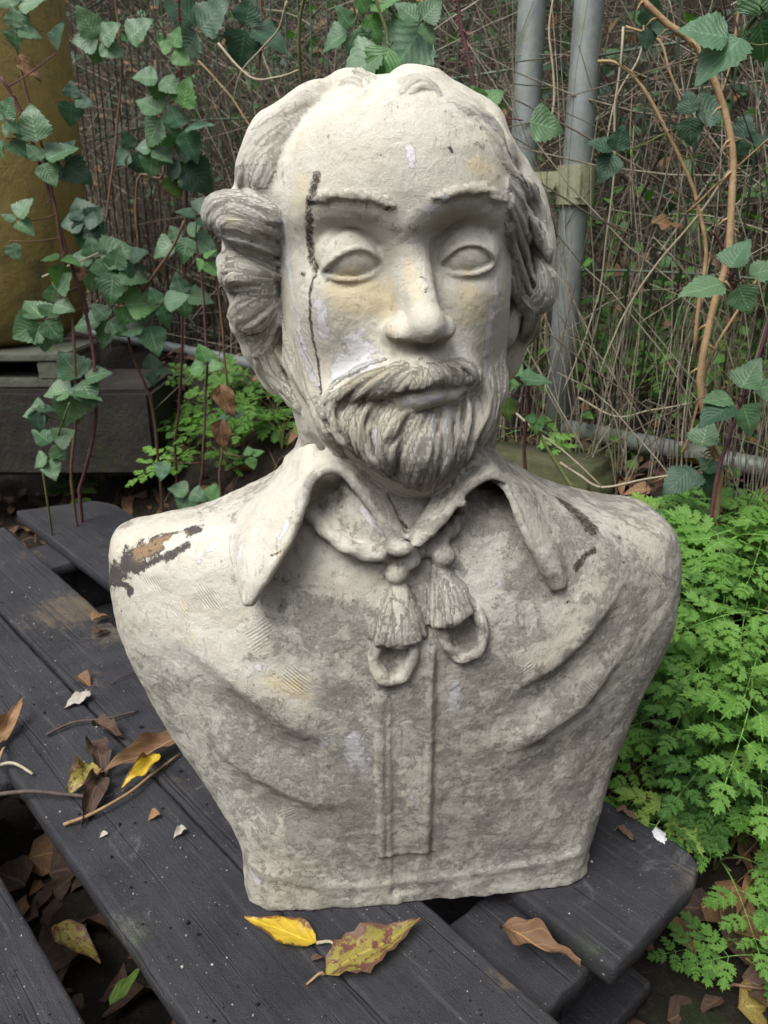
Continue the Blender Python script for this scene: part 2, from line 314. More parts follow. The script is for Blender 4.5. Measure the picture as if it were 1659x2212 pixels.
    def tri(s, a, b, c, r, k, acc, base):
        lo = np.minimum(np.minimum(a, b), c)-r-k-2*s.h; hi = np.maximum(np.maximum(a, b), c)+r+k+2*s.h
        sl, g = s.box(lo, hi)
        if sl is None: return
        ba, cb, ac = b-a, c-b, a-c; nn = np.cross(ba, ac)
        def dot(p, q): return p[0]*q[0]+p[1]*q[1]+p[2]*q[2]
        def sub(o): return (g[0]-o[0], g[1]-o[1], g[2]-o[2])
        pa, pb, pc = sub(a), sub(b), sub(c)
        ins = (np.sign(dot(np.cross(ba, nn), pa))+np.sign(dot(np.cross(cb, nn), pb))+np.sign(dot(np.cross(ac, nn), pc))) < 2
        def seg(e, p):
            t = np.clip(dot(e, p)/(e@e+1e-12), 0, 1)
            return (e[0]*t-p[0])**2+(e[1]*t-p[1])**2+(e[2]*t-p[2])**2
        d2 = np.where(ins, np.minimum(np.minimum(seg(ba, pa), seg(cb, pb)), seg(ac, pc)), dot(nn, pa)**2/(nn@nn+1e-18))
        q = tuple(slice(x.start-y.start, x.stop-y.start) for x, y in zip(sl, base)); acc[q] = np.minimum(acc[q], np.sqrt(d2)-r)
    def val(s, p):
        i = np.round((np.asarray(p)-s.lo)/s.h).astype(int)
        ok = np.all((i >= 1) & (i < np.array(s.n)-1), axis=-1); i = np.clip(i, 1, np.array(s.n)-2)
        return np.where(ok, s.f[i[..., 0], i[..., 1], i[..., 2]], .1)
    def surf(s, u, v, lift=0., deep=None):          # first surface point along a sight line, pushed out along its normal
        r = view_ray(u, v); r = r/np.linalg.norm(r)
        t = np.arange(.45, 1.15, s.h*.6); P = CAM+t[:, None]*r
        f = s.val(P); j = np.argmax(f < 0)
        if f[j] >= 0:
            j = int(np.argmin(f)); p = P[j]
        else: p = P[j]-r*s.h*.3*(1 if j else 0)
        n = s.grad(p); return p+n*lift, n
    def grad(s, p):
        i = np.clip(np.round((p-s.lo)/s.h).astype(int), 3, np.array(s.n)-4); e = 2
        g = np.array([s.f[i[0]+e, i[1], i[2]]-s.f[i[0]-e, i[1], i[2]], s.f[i[0], i[1]+e, i[2]]-s.f[i[0], i[1]-e, i[2]], s.f[i[0], i[1], i[2]+e]-s.f[i[0], i[1], i[2]-e]])
        return g/(np.linalg.norm(g)+1e-9)
def rot(yaw, pit, rol):
    a, b, c = map(math.radians, (yaw, pit, rol))
    Rz = np.array([[math.cos(a), -math.sin(a), 0], [math.sin(a), math.cos(a), 0], [0, 0, 1]])
    Rx = np.array([[1, 0, 0], [0, math.cos(b), -math.sin(b)], [0, math.sin(b), math.cos(b)]])
    Ry = np.array([[math.cos(c), 0, math.sin(c)], [0, 1, 0], [-math.sin(c), 0, math.cos(c)]])
    return Rz@Rx@Ry
def spline(P, n):                       # Catmull-Rom through rows of P
    P = np.asarray(P, float); m = len(P)
    if m == 2: return P[0]+(P[1]-P[0])*np.linspace(0, 1, n)[:, None]
    Q = np.vstack([2*P[0]-P[1], P, 2*P[-1]-P[-2]]); out = []
    for x in np.linspace(0, m-1, n):
        i = min(int(x), m-2); t = x-i; a, b, c, d = Q[i:i+4]
        out.append(.5*((2*b)+(-a+c)*t+(2*a-5*b+4*c-d)*t*t+(-a+3*b-3*c+d)*t**3))
    return np.array(out)
def surface_nets(vol):
    f = vol.f; ins = f < 0; n = f.shape
    c = np.zeros((n[0]-1, n[1]-1, n[2]-1), np.uint8)
    offs = [(i, j, k) for i in (0, 1) for j in (0, 1) for k in (0, 1)]
    for o in offs: c += ins[o[0]:n[0]-1+o[0], o[1]:n[1]-1+o[1], o[2]:n[2]-1+o[2]]
    act = np.argwhere((c > 0) & (c < 8)); del c
    val = np.stack([f[act[:, 0]+o[0], act[:, 1]+o[1], act[:, 2]+o[2]] for o in offs], 1)
    acc = np.zeros((len(act), 3), np.float32); cnt = np.zeros(len(act), np.float32)
    for a in range(8):
        for b in range(a+1, 8):
            d = np.array(offs[b])-np.array(offs[a])
            if np.abs(d).sum() != 1: continue
            m = (val[:, a] < 0) != (val[:, b] < 0)
            t = np.where(m, val[:, a]/(val[:, a]-val[:, b]+1e-12), 0)
            acc += np.where(m[:, None], np.array(offs[a])[None]+t[:, None]*d[None], 0); cnt += m
    V = vol.lo+vol.h*(act+acc/cnt[:, None])
    idx = np.full((n[0]-1, n[1]-1, n[2]-1), -1, np.int32); idx[act[:, 0], act[:, 1], act[:, 2]] = np.arange(len(act))
    Q = []
    for ax in range(3):
        sl0 = [slice(None)]*3; sl1 = [slice(None)]*3; sl0[ax] = slice(0, -1); sl1[ax] = slice(1, None)
        ch = np.argwhere(ins[tuple(sl0)] != ins[tuple(sl1)])
        b, c2 = (ax+1) % 3, (ax+2) % 3
        ch = ch[(ch[:, b] > 0) & (ch[:, c2] > 0) & (ch[:, b] < n[b]-1) & (ch[:, c2] < n[c2]-1)]
        fl = ins[tuple(ch.T)]
        def cell(db, dc):
            q = ch.copy(); q[:, b] += db; q[:, c2] += dc; return idx[tuple(q.T)]
        q = np.stack([cell(-1, -1), cell(0, -1), cell(0, 0), cell(-1, 0)], 1)
        q = np.where(fl[:, None], q, q[:, ::-1]); Q.append(q)
    Q = np.vstack(Q); Q = Q[(Q >= 0).all(1)]
    lab = vol.lab[act[:, 0], act[:, 1], act[:, 2]]
    return V.astype(np.float64), Q, lab
def vnormals(V, Q):
    n = np.cross(V[Q[:, 2]]-V[Q[:, 0]], V[Q[:, 3]]-V[Q[:, 1]]); out = np.zeros_like(V)
    for j in range(4):
        for i in range(3): out[:, i] += np.bincount(Q[:, j], n[:, i], len(V))
    return out/(np.linalg.norm(out, axis=1)[:, None]+1e-12)
_rs = np.random.RandomState(7); _PERM = _rs.permutation(256); _PERM = np.concatenate([_PERM, _PERM]); _GR = _rs.normal(size=(256, 3)); _GR /= np.linalg.norm(_GR, axis=1)[:, None]
def perlin(P):
    I = np.floor(P).astype(int); f = P-I; I &= 255; w = f*f*f*(f*(f*6-15)+10); out = 0
    for dx in (0, 1):
        for dy in (0, 1):
            for dz in (0, 1):
                h = _PERM[_PERM[_PERM[(I[:, 0]+dx) & 255]+((I[:, 1]+dy) & 255)]+((I[:, 2]+dz) & 255)]
                g = _GR[h]; d = g[:, 0]*(f[:, 0]-dx)+g[:, 1]*(f[:, 1]-dy)+g[:, 2]*(f[:, 2]-dz)
                out = out+d*(w[:, 0] if dx else 1-w[:, 0])*(w[:, 1] if dy else 1-w[:, 1])*(w[:, 2] if dz else 1-w[:, 2])
    return out
def fbm(P, s, o=4):
    r = 0; a = 1
    for i in range(o): r = r+a*perlin(P*s+17.3*i); s *= 2.1; a *= .5
    return r
# ---------------------------------------------------------------- the bust, sculpted
PX = .00037
L_TORSO, L_HEAD, L_HAIR, L_BEARD, L_BROW, L_COLL, L_COLR, L_CORD, L_KNOT, L_TAS1, L_TAS2, L_LOOP1, L_LOOP2, L_PLACK, L_EYE1, L_EYE2, L_EAR, L_EAR2 = range(1, 19)
BF = Frame((.035, .715, 0), 6.3)          # torso frame
HF = Frame((.008, .705, .63), 10)         # head frame
def polyline_sdf2(X, Z, P):
    d = np.full(X.shape, 1e9, np.float32); ins = np.zeros(X.shape, bool); n = len(P)
    for i in range(n):
        a, b = P[i], P[(i+1) % n]; e = b-a; wx, wz = X-a[0], Z-a[1]
        t = np.clip((wx*e[0]+wz*e[1])/(e@e+1e-12), 0, 1)
        d = np.minimum(d, (wx-t*e[0])**2+(wz-t*e[1])**2)
        if abs(e[1]) > 1e-12:
            ins ^= ((a[1] > Z) != (b[1] > Z)) & (X < e[0]*(Z-a[1])/e[1]+a[0])
    d = np.sqrt(d); return np.where(ins, -d, d).astype(np.float32)
def smax(a, b, k):
    h = np.clip(.5+.5*(a-b)/k, 0, 1); return b*(1-h)+a*h+k*h*(1-h)
def sculpt_bust(H):
    t0 = time.time()
    V = Vol((-.305, .545, -.004), (.335, .86, .80), H)
    rnd = np.random.RandomState(3)
    # ---- torso
    edge = [(528, 1972, -.052), (523, 1900, -.05), (520, 1850, -.045), (495, 1780, -.03), (440, 1697, -.01), (370, 1620, 0), (315, 1545, 0), (272, 1465, 0), (240, 1385, 0), (223, 1310, .0), (218, 1240, .0), (228, 1185, .01), (262, 1150, .02), (330, 1127, .03), (420, 1108, .03), (490, 1083, .03), (545, 1056, .03), (590, 1032, .03), (618, 1012, .03), (660, 1000, .03),
            (1050, 1000, .03), (1112, 1005, .03), (1155, 1030, .03), (1205, 1052, .03), (1300, 1078, .03), (1390, 1090, .03), (1440, 1128, .02), (1466, 1190, .01), (1473, 1250, .0), (1462, 1330, 0), (1440, 1400, .0), (1400, 1465, 0), (1350, 1560, 0), (1310, 1640, -.005), (1277, 1720, -.01), (1264, 1780, -.02), (1260, 1820, -.03), (1268, 1880, -.04), (1272, 1930, -.045)]
    P = []
    for u, v, y in edge:
        q = BF.loc(BF.at(u, v, y)); P.append((q[0], max(q[2], 0.004)))
    P = [(P[0][0]-.0, -.08)]+P[1:-1]+[(P[-1][0], .02), (P[-1][0]-.002, -.08)]
    P = np.array(P); Pm = spline(P[1:-1], 150); P = np.vstack([P[:1], (P[0][0], .01), Pm, P[-1:]])
    sl, g = V.box((-.4, .5, -.1), (.4, .9, .56))
    # 2-D fields on a fine local grid
    gx = np.arange(-.34, .34, .0025); gz = np.arange(-.02, .57, .0025); GX, GZ = np.meshgrid(gx, gz, indexing='ij')
    D2 = polyline_sdf2(GX, GZ, P)
    zc = [0, .05, .12, .2, .28, .34, .4, .45, .5, .56]
    def prof(v):
        zz = np.linspace(-.02, .57, 237); q = np.interp(zz, zc, v); kx = np.exp(-(np.arange(-25, 26)/11.)**2); kx /= kx.sum(); q = np.convolve(np.pad(q, 25, 'edge'), kx, 'valid')
        return np.interp(GZ, zz, q)
    f0 = prof([.078, .08, .092, .104, .112, .110, .098, .08, .062, .05])
    e0 = prof([.068, .066, .045, .03, .02, .016, .012, .0, -.01, -.02])
    w = prof([.185, .185, .2, .235, .275, .275, .265, .2, .12, .09])
    p = prof([5, 4.5, 3, 2.4, 2.2, 2.1, 2.0, 2.0, 2.0, 2.0])
    YF = -(e0+(f0-e0)*(1-np.clip(np.abs(GX)/w, 0, 1.2)**p))
    YB = prof([.055, .055, .06, .075, .085, .09, .09, .09, .09, .085])
    def ridge(pts, wd, amt, skew=0.):      # a soft fold in the shirt, traced over the chest
        nonlocal YF
        Q = np.array([BF.loc(BF.at(u, v, -.085))[[0, 2]] for u, v in pts]); Q = spline(Q, 14)
        A = np.interp(np.linspace(0, 1, 14), np.linspace(0, 1, len(np.atleast_1d(amt))), np.atleast_1d(amt))*(1 if np.ndim(amt) == 0 else np.clip(np.minimum(np.arange(14), 13-np.arange(14))/3., 0, 1))
        best = np.full(GX.shape, 1e9); am = np.zeros(GX.shape); sg = np.zeros(GX.shape)
        for i in range(13):
            a, b = Q[i], Q[i+1]; e = b-a; t = np.clip(((GX-a[0])*e[0]+(GZ-a[1])*e[1])/(e@e), 0, 1)
            dx, dz = GX-a[0]-t*e[0], GZ-a[1]-t*e[1]; d = np.hypot(dx, dz); m = d < best
            best = np.where(m, d, best); am = np.where(m, A[i]*(1-t)+A[i+1]*t, am); sg = np.where(m, np.sign(dz), sg)
        ww = wd*np.where(sg > 0, 1+skew, 1-skew)
        YF = YF-FOLD*am*np.exp(-(best/ww)**2)
    # broad drapery
    FOLD = .58
    ridge([(1060, 1460), (1180, 1415), (1290, 1330), (1380, 1235)], .02, [.004, .013, .012, .004], .55)
    ridge([(1000, 1560), (1110, 1520), (1200, 1460), (1330, 1370)], .015, [-.002, -.006, -.006, -.002])
    ridge([(1060, 1590), (1150, 1570), (1270, 1500), (1370, 1390)], .020, [.003, .011, .013, .004], .5)
    ridge([(1040, 1690), (1130, 1655), (1240, 1620), (1320, 1560)], .016, [-.002, -.005, -.006, -.002])
    ridge([(1060, 1840), (1160, 1800), (1240, 1720)], .022, [.002, .005, .002])
    ridge([(330, 1400), (430, 1440), (540, 1500), (640, 1560), (740, 1580)], .020, [.004, .012, .013, .010, .003], .5)
    ridge([(390, 1500), (500, 1560), (620, 1620), (740, 1630)], .016, [-.003, -.007, -.007, -.002])
    ridge([(400, 1590), (480, 1660), (580, 1700), (700, 1725), (780, 1700)], .018, [.004, .010, .012, .008, .002], .5)
    ridge([(470, 1690), (560, 1760), (680, 1790)], .015, [-.002, -.006, -.002])
    ridge([(520, 1800), (640, 1830), (760, 1800)], .02, [.002, .005, .002])
    ridge([(250, 1300), (300, 1400), (380, 1480)], .02, [.002, .006, .002])
    ridge([(540, 1300), (620, 1370), (760, 1420)], .03, [.002, .006, .003])
    ridge([(1200, 1280), (1130, 1350), (1000, 1430)], .025, [.002, .006, .002])
    # button placket
    FOLD = 1.
    def panel(u0, u1, v0, v1, amt):
        nonlocal YF
        q = [BF.loc(BF.at(u, v, -.095)) for u, v in ((u0, v0), (u1, v0), (u0+18, v1), (u1, v1))]
        t = np.clip((GZ-q[2][2])/(q[0][2]-q[2][2]), 0, 1); xa = q[2][0]*(1-t)+q[0][0]*t; xb = q[3][0]*(1-t)+q[1][0]*t
        m = np.clip(np.minimum(GX-xa, xb-GX)/.0028+.5, 0, 1)*np.clip((GZ-q[2][2])/.004+.5, 0, 1)*np.clip((q[0][2]-GZ)/.01+.5, 0, 1)
        YF = YF-amt*m
        return xa, xb, m
    panel(803, 932, 1380, 1868, .0042)
    panel(834, 906, 1380, 1960, -.0022)
    ridge([(826, 1480), (829, 1640), (836, 1860)], .0013, -.0022)
    ridge([(907, 1430), (909, 1640), (907, 1860)], .0016, -.0018)
    ridge([(530, 1905), (760, 1925), (1000, 1898), (1265, 1860)], .006, .0018)
    ridge([(932, 1400), (934, 1640), (932, 1868)], .0025, -.002)
    X, Y, Z = g
    xl = (X-BF.o[0])*BF.ax[0]+(Y-BF.o[1])*BF.ax[1]; yl = (X-BF.o[0])*BF.ay[0]+(Y-BF.o[1])*BF.ay[1]
    fi = np.clip((xl-gx[0])/.0025, 0, len(gx)-1.01); zi = np.clip((Z-gz[0])/.0025, 0, len(gz)-1.01)
    fi = fi[:, :, 0]; zi = zi[0, 0, :]; i0 = fi.astype(int); ft = (fi-i0)[..., None]; k0 = zi.astype(int); kt = (zi-k0)[None, None, :]
    def samp(A):
        a = A[i0][:, :, k0]; b = A[i0+1][:, :, k0]; c = A[i0][:, :, k0+1]; d = A[i0+1][:, :, k0+1]
        return ((a*(1-ft)+b*ft)*(1-kt)+(c*(1-ft)+d*ft)*kt).astype(np.float32)
    d = smax(samp(D2), (samp(YF)-yl)*.9, .035); d = smax(d, (yl-samp(YB)), .05); d = smax(d, -(Z-.0)+0*d, .004).astype(np.float32)
    V.f[sl] = d; V.lab[sl] = L_TORSO
    print('torso', time.time()-t0)
    HP = HF.at
    # ---- neck and collar stand
    V.chain([(.012, .745, .38), (.012, .738, .455), (.014, .725, .50), (.012, .715, .56)], [.100, .094, .090, .072], .03, L_TORSO)
    # ---- head masses
    HC = HF.w
    V.ell(HC((0, .005, .045)), (.093, .112, .092), .01, L_HEAD, yaw=10)
    V.ell(HC((0, -.02, -.045)), (.082, .070, .100), .04, L_HEAD, yaw=10)
    V.ell(HC((-.070, -.002, .005)), (.026, .050, .085), .03, L_HEAD, yaw=10); V.ell(HC((.070, .0, .005)), (.024, .045, .08), .03, L_HEAD, yaw=10)
    V.ell(HC((-.060, -.005, -.075)), (.024, .040, .07), .03, L_HEAD, yaw=10, rol=8); V.ell(HC((.060, -.005, -.075)), (.026, .040, .07), .03, L_HEAD, yaw=10, rol=-6)
    V.ell(HC((0, -.048, .055)), (.078, .050, .062), .03, L_HEAD, yaw=10)
    V.ell(HC((-.038, -.050, -.03)), (.034, .030, .040), .03, L_HEAD, yaw=10)
    V.ell(HC((.038, -.050, -.03)), (.034, .030, .040), .03, L_HEAD, yaw=10)
    V.ell(HC((0, -.052, -.085)), (.046, .045, .045), .03, L_HEAD, yaw=10)
    # ---- brow ridges
    for s, pts in ((-1, [(668, 455), (720, 440), (780, 445), (840, 462)]), (1, [(930, 455), (985, 435), (1040, 432), (1082, 452)])):
        Q = spline([HP(u, v, y) for (u, v), y in zip(pts, [-.050, -.072, -.080, -.078] if s < 0 else [-.078, -.080, -.072, -.048])], 10)
        V.chain(Q, .0115, .024, L_HEAD)
    # ---- sockets
    V.ell(HP(760, 553, -.112), (.0330, .0410, .0225), .020, None, 's', yaw=18)
    V.ell(HP(1006, 547, -.112), (.0315, .0410, .0230), .020, None, 's', yaw=2)
    # ---- nose
    Q = spline([HP(884, 440, -.074), HP(890, 520, -.082), HP(903, 600, -.098), HP(915, 660, -.114), HP(922, 697, -.122)], 14)
    V.chain(Q, np.interp(np.linspace(0, 1, 14), [0, .3, .6, 1], [.011, .0085, .0098, .0115]), .012, L_HEAD)
    Q = spline([HP(880, 560, -.078), HP(893, 640, -.094), HP(905, 700, -.102)], 8)
    V.chain(Q, np.linspace(.0095, .0150, 8), .012, L_HEAD)
    V.ell(HP(860, 722, -.107), (.0118, .018, .0130), .007, L_HEAD, yaw=22)
    V.ell(HP(956, 716, -.109), (.0102, .018, .0124), .007, L_HEAD, yaw=-6)
    V.ell(HP(922, 705, -.122), (.0112, .013, .0112), .008, L_HEAD)
    # ---- cheeks and muzzle
    V.ell(HC((.004, -.066, -.082)), (.034, .030, .028), .02, L_HEAD, yaw=10)
    V.push(HP(700, 640, -.07), .03, .004); V.push(HP(1035, 620, -.07), .026, .005)
    V.push(HP(830, 640, -.085), (.012, .02, .03), -.004)
    V.push(HP(760, 770, -.08), .02, -.003)
    # nostrils
    for u, v, a in ((868, 741, .0092), (955, 736, .0080)):
        p, _ = V.surf(u, v-6); V.ell(p+np.array([0, .003, -.0052]), (a, .009, .0046), .0022, None, 's', rol=-4 if u < 900 else -10)
    V.chain([HP(845, 752, -.112), HP(900, 762, -.118), HP(968, 745, -.112)], .004, .012, None, 's')
    # alar creases
    V.chain(spline([HP(840, 695, -.106), HP(826, 722, -.102), HP(834, 750, -.102)], 6), .0022, .006, None, 's')
    V.chain(spline([HP(968, 690, -.106), HP(982, 712, -.100), HP(974, 740, -.102)], 6), .0022, .006, None, 's')
    # ---- eyes: ball, lid shells cut by an almond opening, rims and creases
    def eye(c, rb, corners, up, lo, lab, yaw):
        C = c; rl = rb+.0022
        R = rl+.012; sl, g = V.box(C-R, C+R)
        X, Y, Z = g[0]-C[0], g[1]-C[1], g[2]-C[2]
        a = math.radians(yaw); fx = X*math.cos(a)+Y*math.sin(a); fy = Y*math.cos(a)-X*math.sin(a); r = np.sqrt((fx/1.14)**2+fy*fy+Z*Z)
        (x0, z0), (x1, z1) = corners; xm = (x0+x1)/2; hw = (x1-x0)/2
        t = np.clip((fx-xm)/hw, -1.2, 1.2); base = (z0+z1)/2+(z1-z0)/2*t
        zu = base+up*np.maximum(1-t*t, 0)**.8; zl = base-lo*np.maximum(1-t*t, 0)**.8
        al = np.maximum(Z-zu, zl-Z)                    # negative inside the opening
        ball = r-rb
        lid = smax(r-rl, -al, .0015)
        V.put(sl, lid.astype(np.float32), .004, L_HEAD)
        V.put(sl, (ball+0*al).astype(np.float32), .0008, lab)
        # raised rims on the sphere
        for zz, rr, dz in ((up, .0016, 1), (lo, .0017, -1)):
            pts = []
            for tt in np.linspace(-1, 1, 15):
                fxx = xm+hw*tt; z = (z0+z1)/2+(z1-z0)/2*tt+dz*zz*max(1-tt*tt, 0)**.8+dz*.001
                q = rl**2-(fxx/1.14)**2-z**2
                yy = -math.sqrt(max(q, 1e-6)); a_ = math.radians(yaw)
                pts.append(C+np.array([fxx*math.cos(a_)-yy*math.sin(a_), fxx*math.sin(a_)+yy*math.cos(a_), z]))
            V.chain(pts, rr, .0018, L_HEAD)
    eye(HP(757, 553, -.0705), .0204, ((-.0225, -.0105), (.0212, -.0065)), .0135, .0066, L_EYE1, 14)
    eye(HP(1005, 547, -.0717), .0202, ((-.0215, -.0085), (.0202, -.0060)), .0135, .0066, L_EYE2, 6)
    # crease above upper lid
    for pts in ([(695, 562), (712, 516), (760, 491), (818, 532)], [(942, 535), (972, 494), (1012, 479), (1060, 528)]):
        Q = np.array([V.surf(u, v)[0] for u, v in spline([list(p) for p in pts], 12)]); Q[1:-1] = Q[1:-1]*.5+(Q[:-2]+Q[2:])*.25
        V.chain(Q, [.001]+[.0018]*10+[.001], .003, None, 's')
    # ---- forehead fullness, temples
    V.push(HP(700, 330, -.05), .05, .003); V.push(HP(640, 560, -.03), (.02, .03, .05), -.003)
    print('face', time.time()-t0)
    # ---- beard mass
    V.ell(HP(875, 915, -.062), (.056, .048, .040), .02, L_BEARD, yaw=14)
    V.ell(HP(905, 985, -.066), (.037, .036, .030), .02, L_BEARD, yaw=10)
    V.ell(HP(742, 885, -.040), (.020, .036, .034), .02, L_BEARD)
    V.ell(HP(1012, 880, -.04), (.020, .036, .034), .02, L_BEARD)
    # mouth: lower lip and the line
    V.chain(spline([HP(858, 867, -.102), HP(892, 868, -.1105), HP(930, 864, -.113), HP(978, 856, -.104)], 9), [.002, .004, .0052, .0058, .0059, .0056, .0048, .0035, .002], .010, L_HEAD)
    V.chain(spline([HP(860, 895, -.119), HP(908, 899, -.127), HP(960, 888, -.119)], 7), .004, .012, None, 's')
    # moustache mass
    V.chain(spline([HP(712, 862, -.082), HP(765, 838, -.098), HP(830, 820, -.108), HP(885, 812, -.113)], 10), np.linspace(.003, .005, 10), .026, L_BEARD)
    V.chain(spline([HP(925, 808, -.113), HP(965, 806, -.109), HP(1000, 812, -.102), HP(1030, 822, -.090)], 8), np.linspace(.005, .003, 8), .026, L_BEARD)
    Q = spline([HP(835, 856, -.112), HP(880, 848, -.125), HP(930, 845, -.128), HP(1000, 840, -.115), HP(1020, 838, -.105)], 14)
    V.chain(Q, .0030, .003, None, 's')
    def lock(pts, r, lab, lift=0., k=.0025, fl=1.25, gr=None, n=10, taper=(.55, 1, 1, .35), vol=V, sm=4):
        S = spline([list(p) for p in pts], max(4, len(pts)*2)); R = []
        P3 = []; N3 = []
        for u, v in S:
            p, nn = vol.surf(u, v); P3.append(p); N3.append(nn)
        P3 = np.array(P3); N3 = np.array(N3)
        # smooth depth outliers
        for _ in range(sm): P3[1:-1] = P3[1:-1]*.5+(P3[:-2]+P3[2:])*.25
        L = lift if np.ndim(lift) else [lift]*2
        P3 = P3+N3*np.interp(np.linspace(0, 1, len(P3)), np.linspace(0, 1, len(L)), L)[:, None]
        P4 = spline(P3, n); N4 = np.array([np.array([np.interp(x, np.arange(len(N3)), N3[:, j]) for j in range(3)]) for x in np.linspace(0, len(N3)-1, n)])
        rr = r*np.interp(np.linspace(0, 1, n), np.linspace(0, 1, len(taper)), taper)
        V.chain(P4, rr, k, lab, flat=fl, N=N4, groove=gr, strand=True)
    import copy
    def frozen():
        B = object.__new__(Vol); B.__dict__.update(V.__dict__); B.f = V.f.copy(); return B
    base = frozen()
    G = lambda: (rnd.uniform(2.2, 3.4), rnd.uniform(.12, .2), rnd.uniform(0, 6))
    beard = [[(1015, 855), (1017, 905), (1012, 955), (992, 1015)], [(1024, 868), (1028, 915), (1022, 960), (1006, 1000)],
        [(735, 850), (708, 880), (712, 915), (745, 955)], [(760, 862), (728, 890), (730, 930), (770, 978)], [(785, 865), (755, 895), (752, 940), (785, 992)],
        [(803, 868), (776, 905), (775, 955), (805, 1010)], [(822, 872), (800, 910), (798, 960), (820, 1008), (850, 1036)], [(838, 878), (822, 915), (822, 965), (845, 1015)],
        [(1000, 862), (1002, 920), (988, 975), (972, 1035)], [(985, 872), (982, 930), (968, 990), (955, 1048)], [(890, 890), (862, 930), (838, 975), (846, 1012)],
        [(966, 884), (958, 935), (950, 990), (936, 1056)], [(905, 895), (882, 935), (858, 985), (866, 1040)], [(950, 890), (940, 940), (928, 1000), (912, 1058)],
        [(922, 898), (905, 945), (885, 990), (882, 1050)], [(936, 898), (925, 945), (905, 995), (897, 1056)],
        [(865, 888), (848, 925), (838, 955)]]
    for q in beard:
        lock(q, rnd.uniform(.0048, .0066), L_BEARD, (-.0016, -.0002, .0004, -.0008), gr=G(), n=14, k=.0022)
    for q in beard:                                   # thinner strands between
        o = rnd.uniform(6, 11)*rnd.choice([-1, 1]); i0 = rnd.randint(0, 2)
        lock([(u+o, v+rnd.uniform(-4, 4)) for u, v in q][i0:], rnd.uniform(.0026, .0036), L_BEARD, (.001, .0030, .0030, .001), k=.0018, fl=1.2, n=12, gr=G())
    for q in beard:
        o = rnd.uniform(4, 12)*rnd.choice([-1, 1]); lock([(u+o+rnd.uniform(-3, 3), v+rnd.uniform(-10, 10)) for u, v in q], rnd.uniform(.0018, .0028), L_BEARD, (-.0004, .0018, .0024, .0), k=.0015, fl=1.2, n=14, gr=G())
    for q in beard:                                   # a third, finer layer with more wander
        o = rnd.uniform(-9, 9); i0 = rnd.randint(0, 2)
        lock([(u+o+rnd.uniform(-4, 4), v+rnd.uniform(-6, 10)) for u, v in q][i0:], rnd.uniform(.0016, .0024), L_BEARD, (.0, .0024, .0030, .0004), k=.0018, fl=1.2, n=12, gr=G())
    mous = [[(868, 786), (812, 806), (752, 832), (712, 862)], [(830, 780), (770, 800), (718, 832), (702, 868)], [(860, 788), (795, 812), (742, 842), (728, 866)],
        [(875, 790), (820, 815), (775, 846), (755, 868)], [(885, 792), (843, 816), (803, 846), (784, 864)], [(895, 795), (862, 818), (830, 844), (812, 857)], [(905, 797), (885, 822), (860, 844), (842, 850)],
        [(908, 800), (898, 825), (890, 842)], [(918, 800), (915, 825), (915, 840)], [(925, 792), (938, 810), (945, 830)], [(940, 786), (958, 802), (966, 818), (962, 834)], [(955, 782), (978, 796), (996, 814), (990, 833)],
        [(970, 779), (1000, 792), (1020, 810), (1014, 831)], [(990, 776), (1015, 788), (1034, 806), (1034, 828)]]
    b2 = frozen()
    for q in mous: lock(q, rnd.uniform(.0028, .0038), L_BEARD, (-.0022, .0004, .0016, .0004), gr=G(), n=10, vol=b2)
    for q in mous: lock([(u+rnd.uniform(-7, 7), v+rnd.uniform(-2, 5)) for u, v in q], rnd.uniform(.0015, .0022), L_BEARD, (.001, .0036, .0036, .001), k=.0010, n=9, vol=b2)
    V.chain(np.array([V.surf(u, v)[0] for u, v in spline([[838, 860], [880, 851], [920, 846], [970, 843], [1014, 836]], 12)])+np.array([0, 0, 0]), [.001]+[.0028]*10+[.001], .0012, None, 's')
    # right cheek beard and both sideburns
    b3 = frozen()
    for q in ([(1062, 800), (1060, 850), (1052, 905), (1035, 960)], [(1075, 790), (1072, 850), (1060, 905), (1042, 950)], [(1050, 820), (1046, 860), (1040, 905), (1025, 950)], [(1085, 770), (1082, 830), (1072, 890)],
              [(604, 660), (612, 710), (628, 770), (652, 825), (682, 895)], [(598, 640), (604, 700), (618, 760), (640, 815), (668, 870)], [(640, 720), (655, 790), (675, 840), (700, 900)], [(660, 830), (690, 880), (705, 930), (740, 985)], [(672, 850), (690, 900), (720, 960), (770, 1010)]):
        lock(q, rnd.uniform(.004, .0055), L_BEARD, (-.001, .0008, .0015, -.0005), gr=G(), n=12, vol=b3)
    print('beard', time.time()-t0)
    # ---- eyebrows
    for P0, s in (([(668, 434), (712, 421), (775, 424), (843, 440)], 1), ([(934, 434), (985, 416), (1035, 415), (1082, 438)], -1)):
        S = spline([list(p) for p in P0], 15); b = frozen()
        V.chain([b.surf(u, v)[0] for u, v in S], np.interp(np.linspace(0, 1, 15), [0, .2, .6, 1], [.0008, .0020, .0014, .0002] if s > 0 else [.0002, .0014, .0020, .0008]), .004, L_BROW)
        b = frozen()
        for i, (u, v) in enumerate(S[:-1]):
            for _ in range(2):
                du = 26; dv = rnd.uniform(-2, 14) if s > 0 else -rnd.uniform(-4, 10)
                o = rnd.uniform(-9, 5)
                lock([(u-4, v+o-2), (u+du*.5, v+o+dv*.35), (u+du, v+o+dv*.7)], rnd.uniform(.0010, .0017), L_BROW, .0004, k=.0009, n=5, vol=b)
    # ---- hair masses (left of the picture)
    def hm(u, v, y, r, lab=L_HAIR, k=.012, **kw): V.ell(HP(u, v, y), r, k, lab, **kw)
    hm(535, 478, .0, (.026, .042, .016), rol=20); hm(487, 458, .0, (.015, .03, .0145)); 
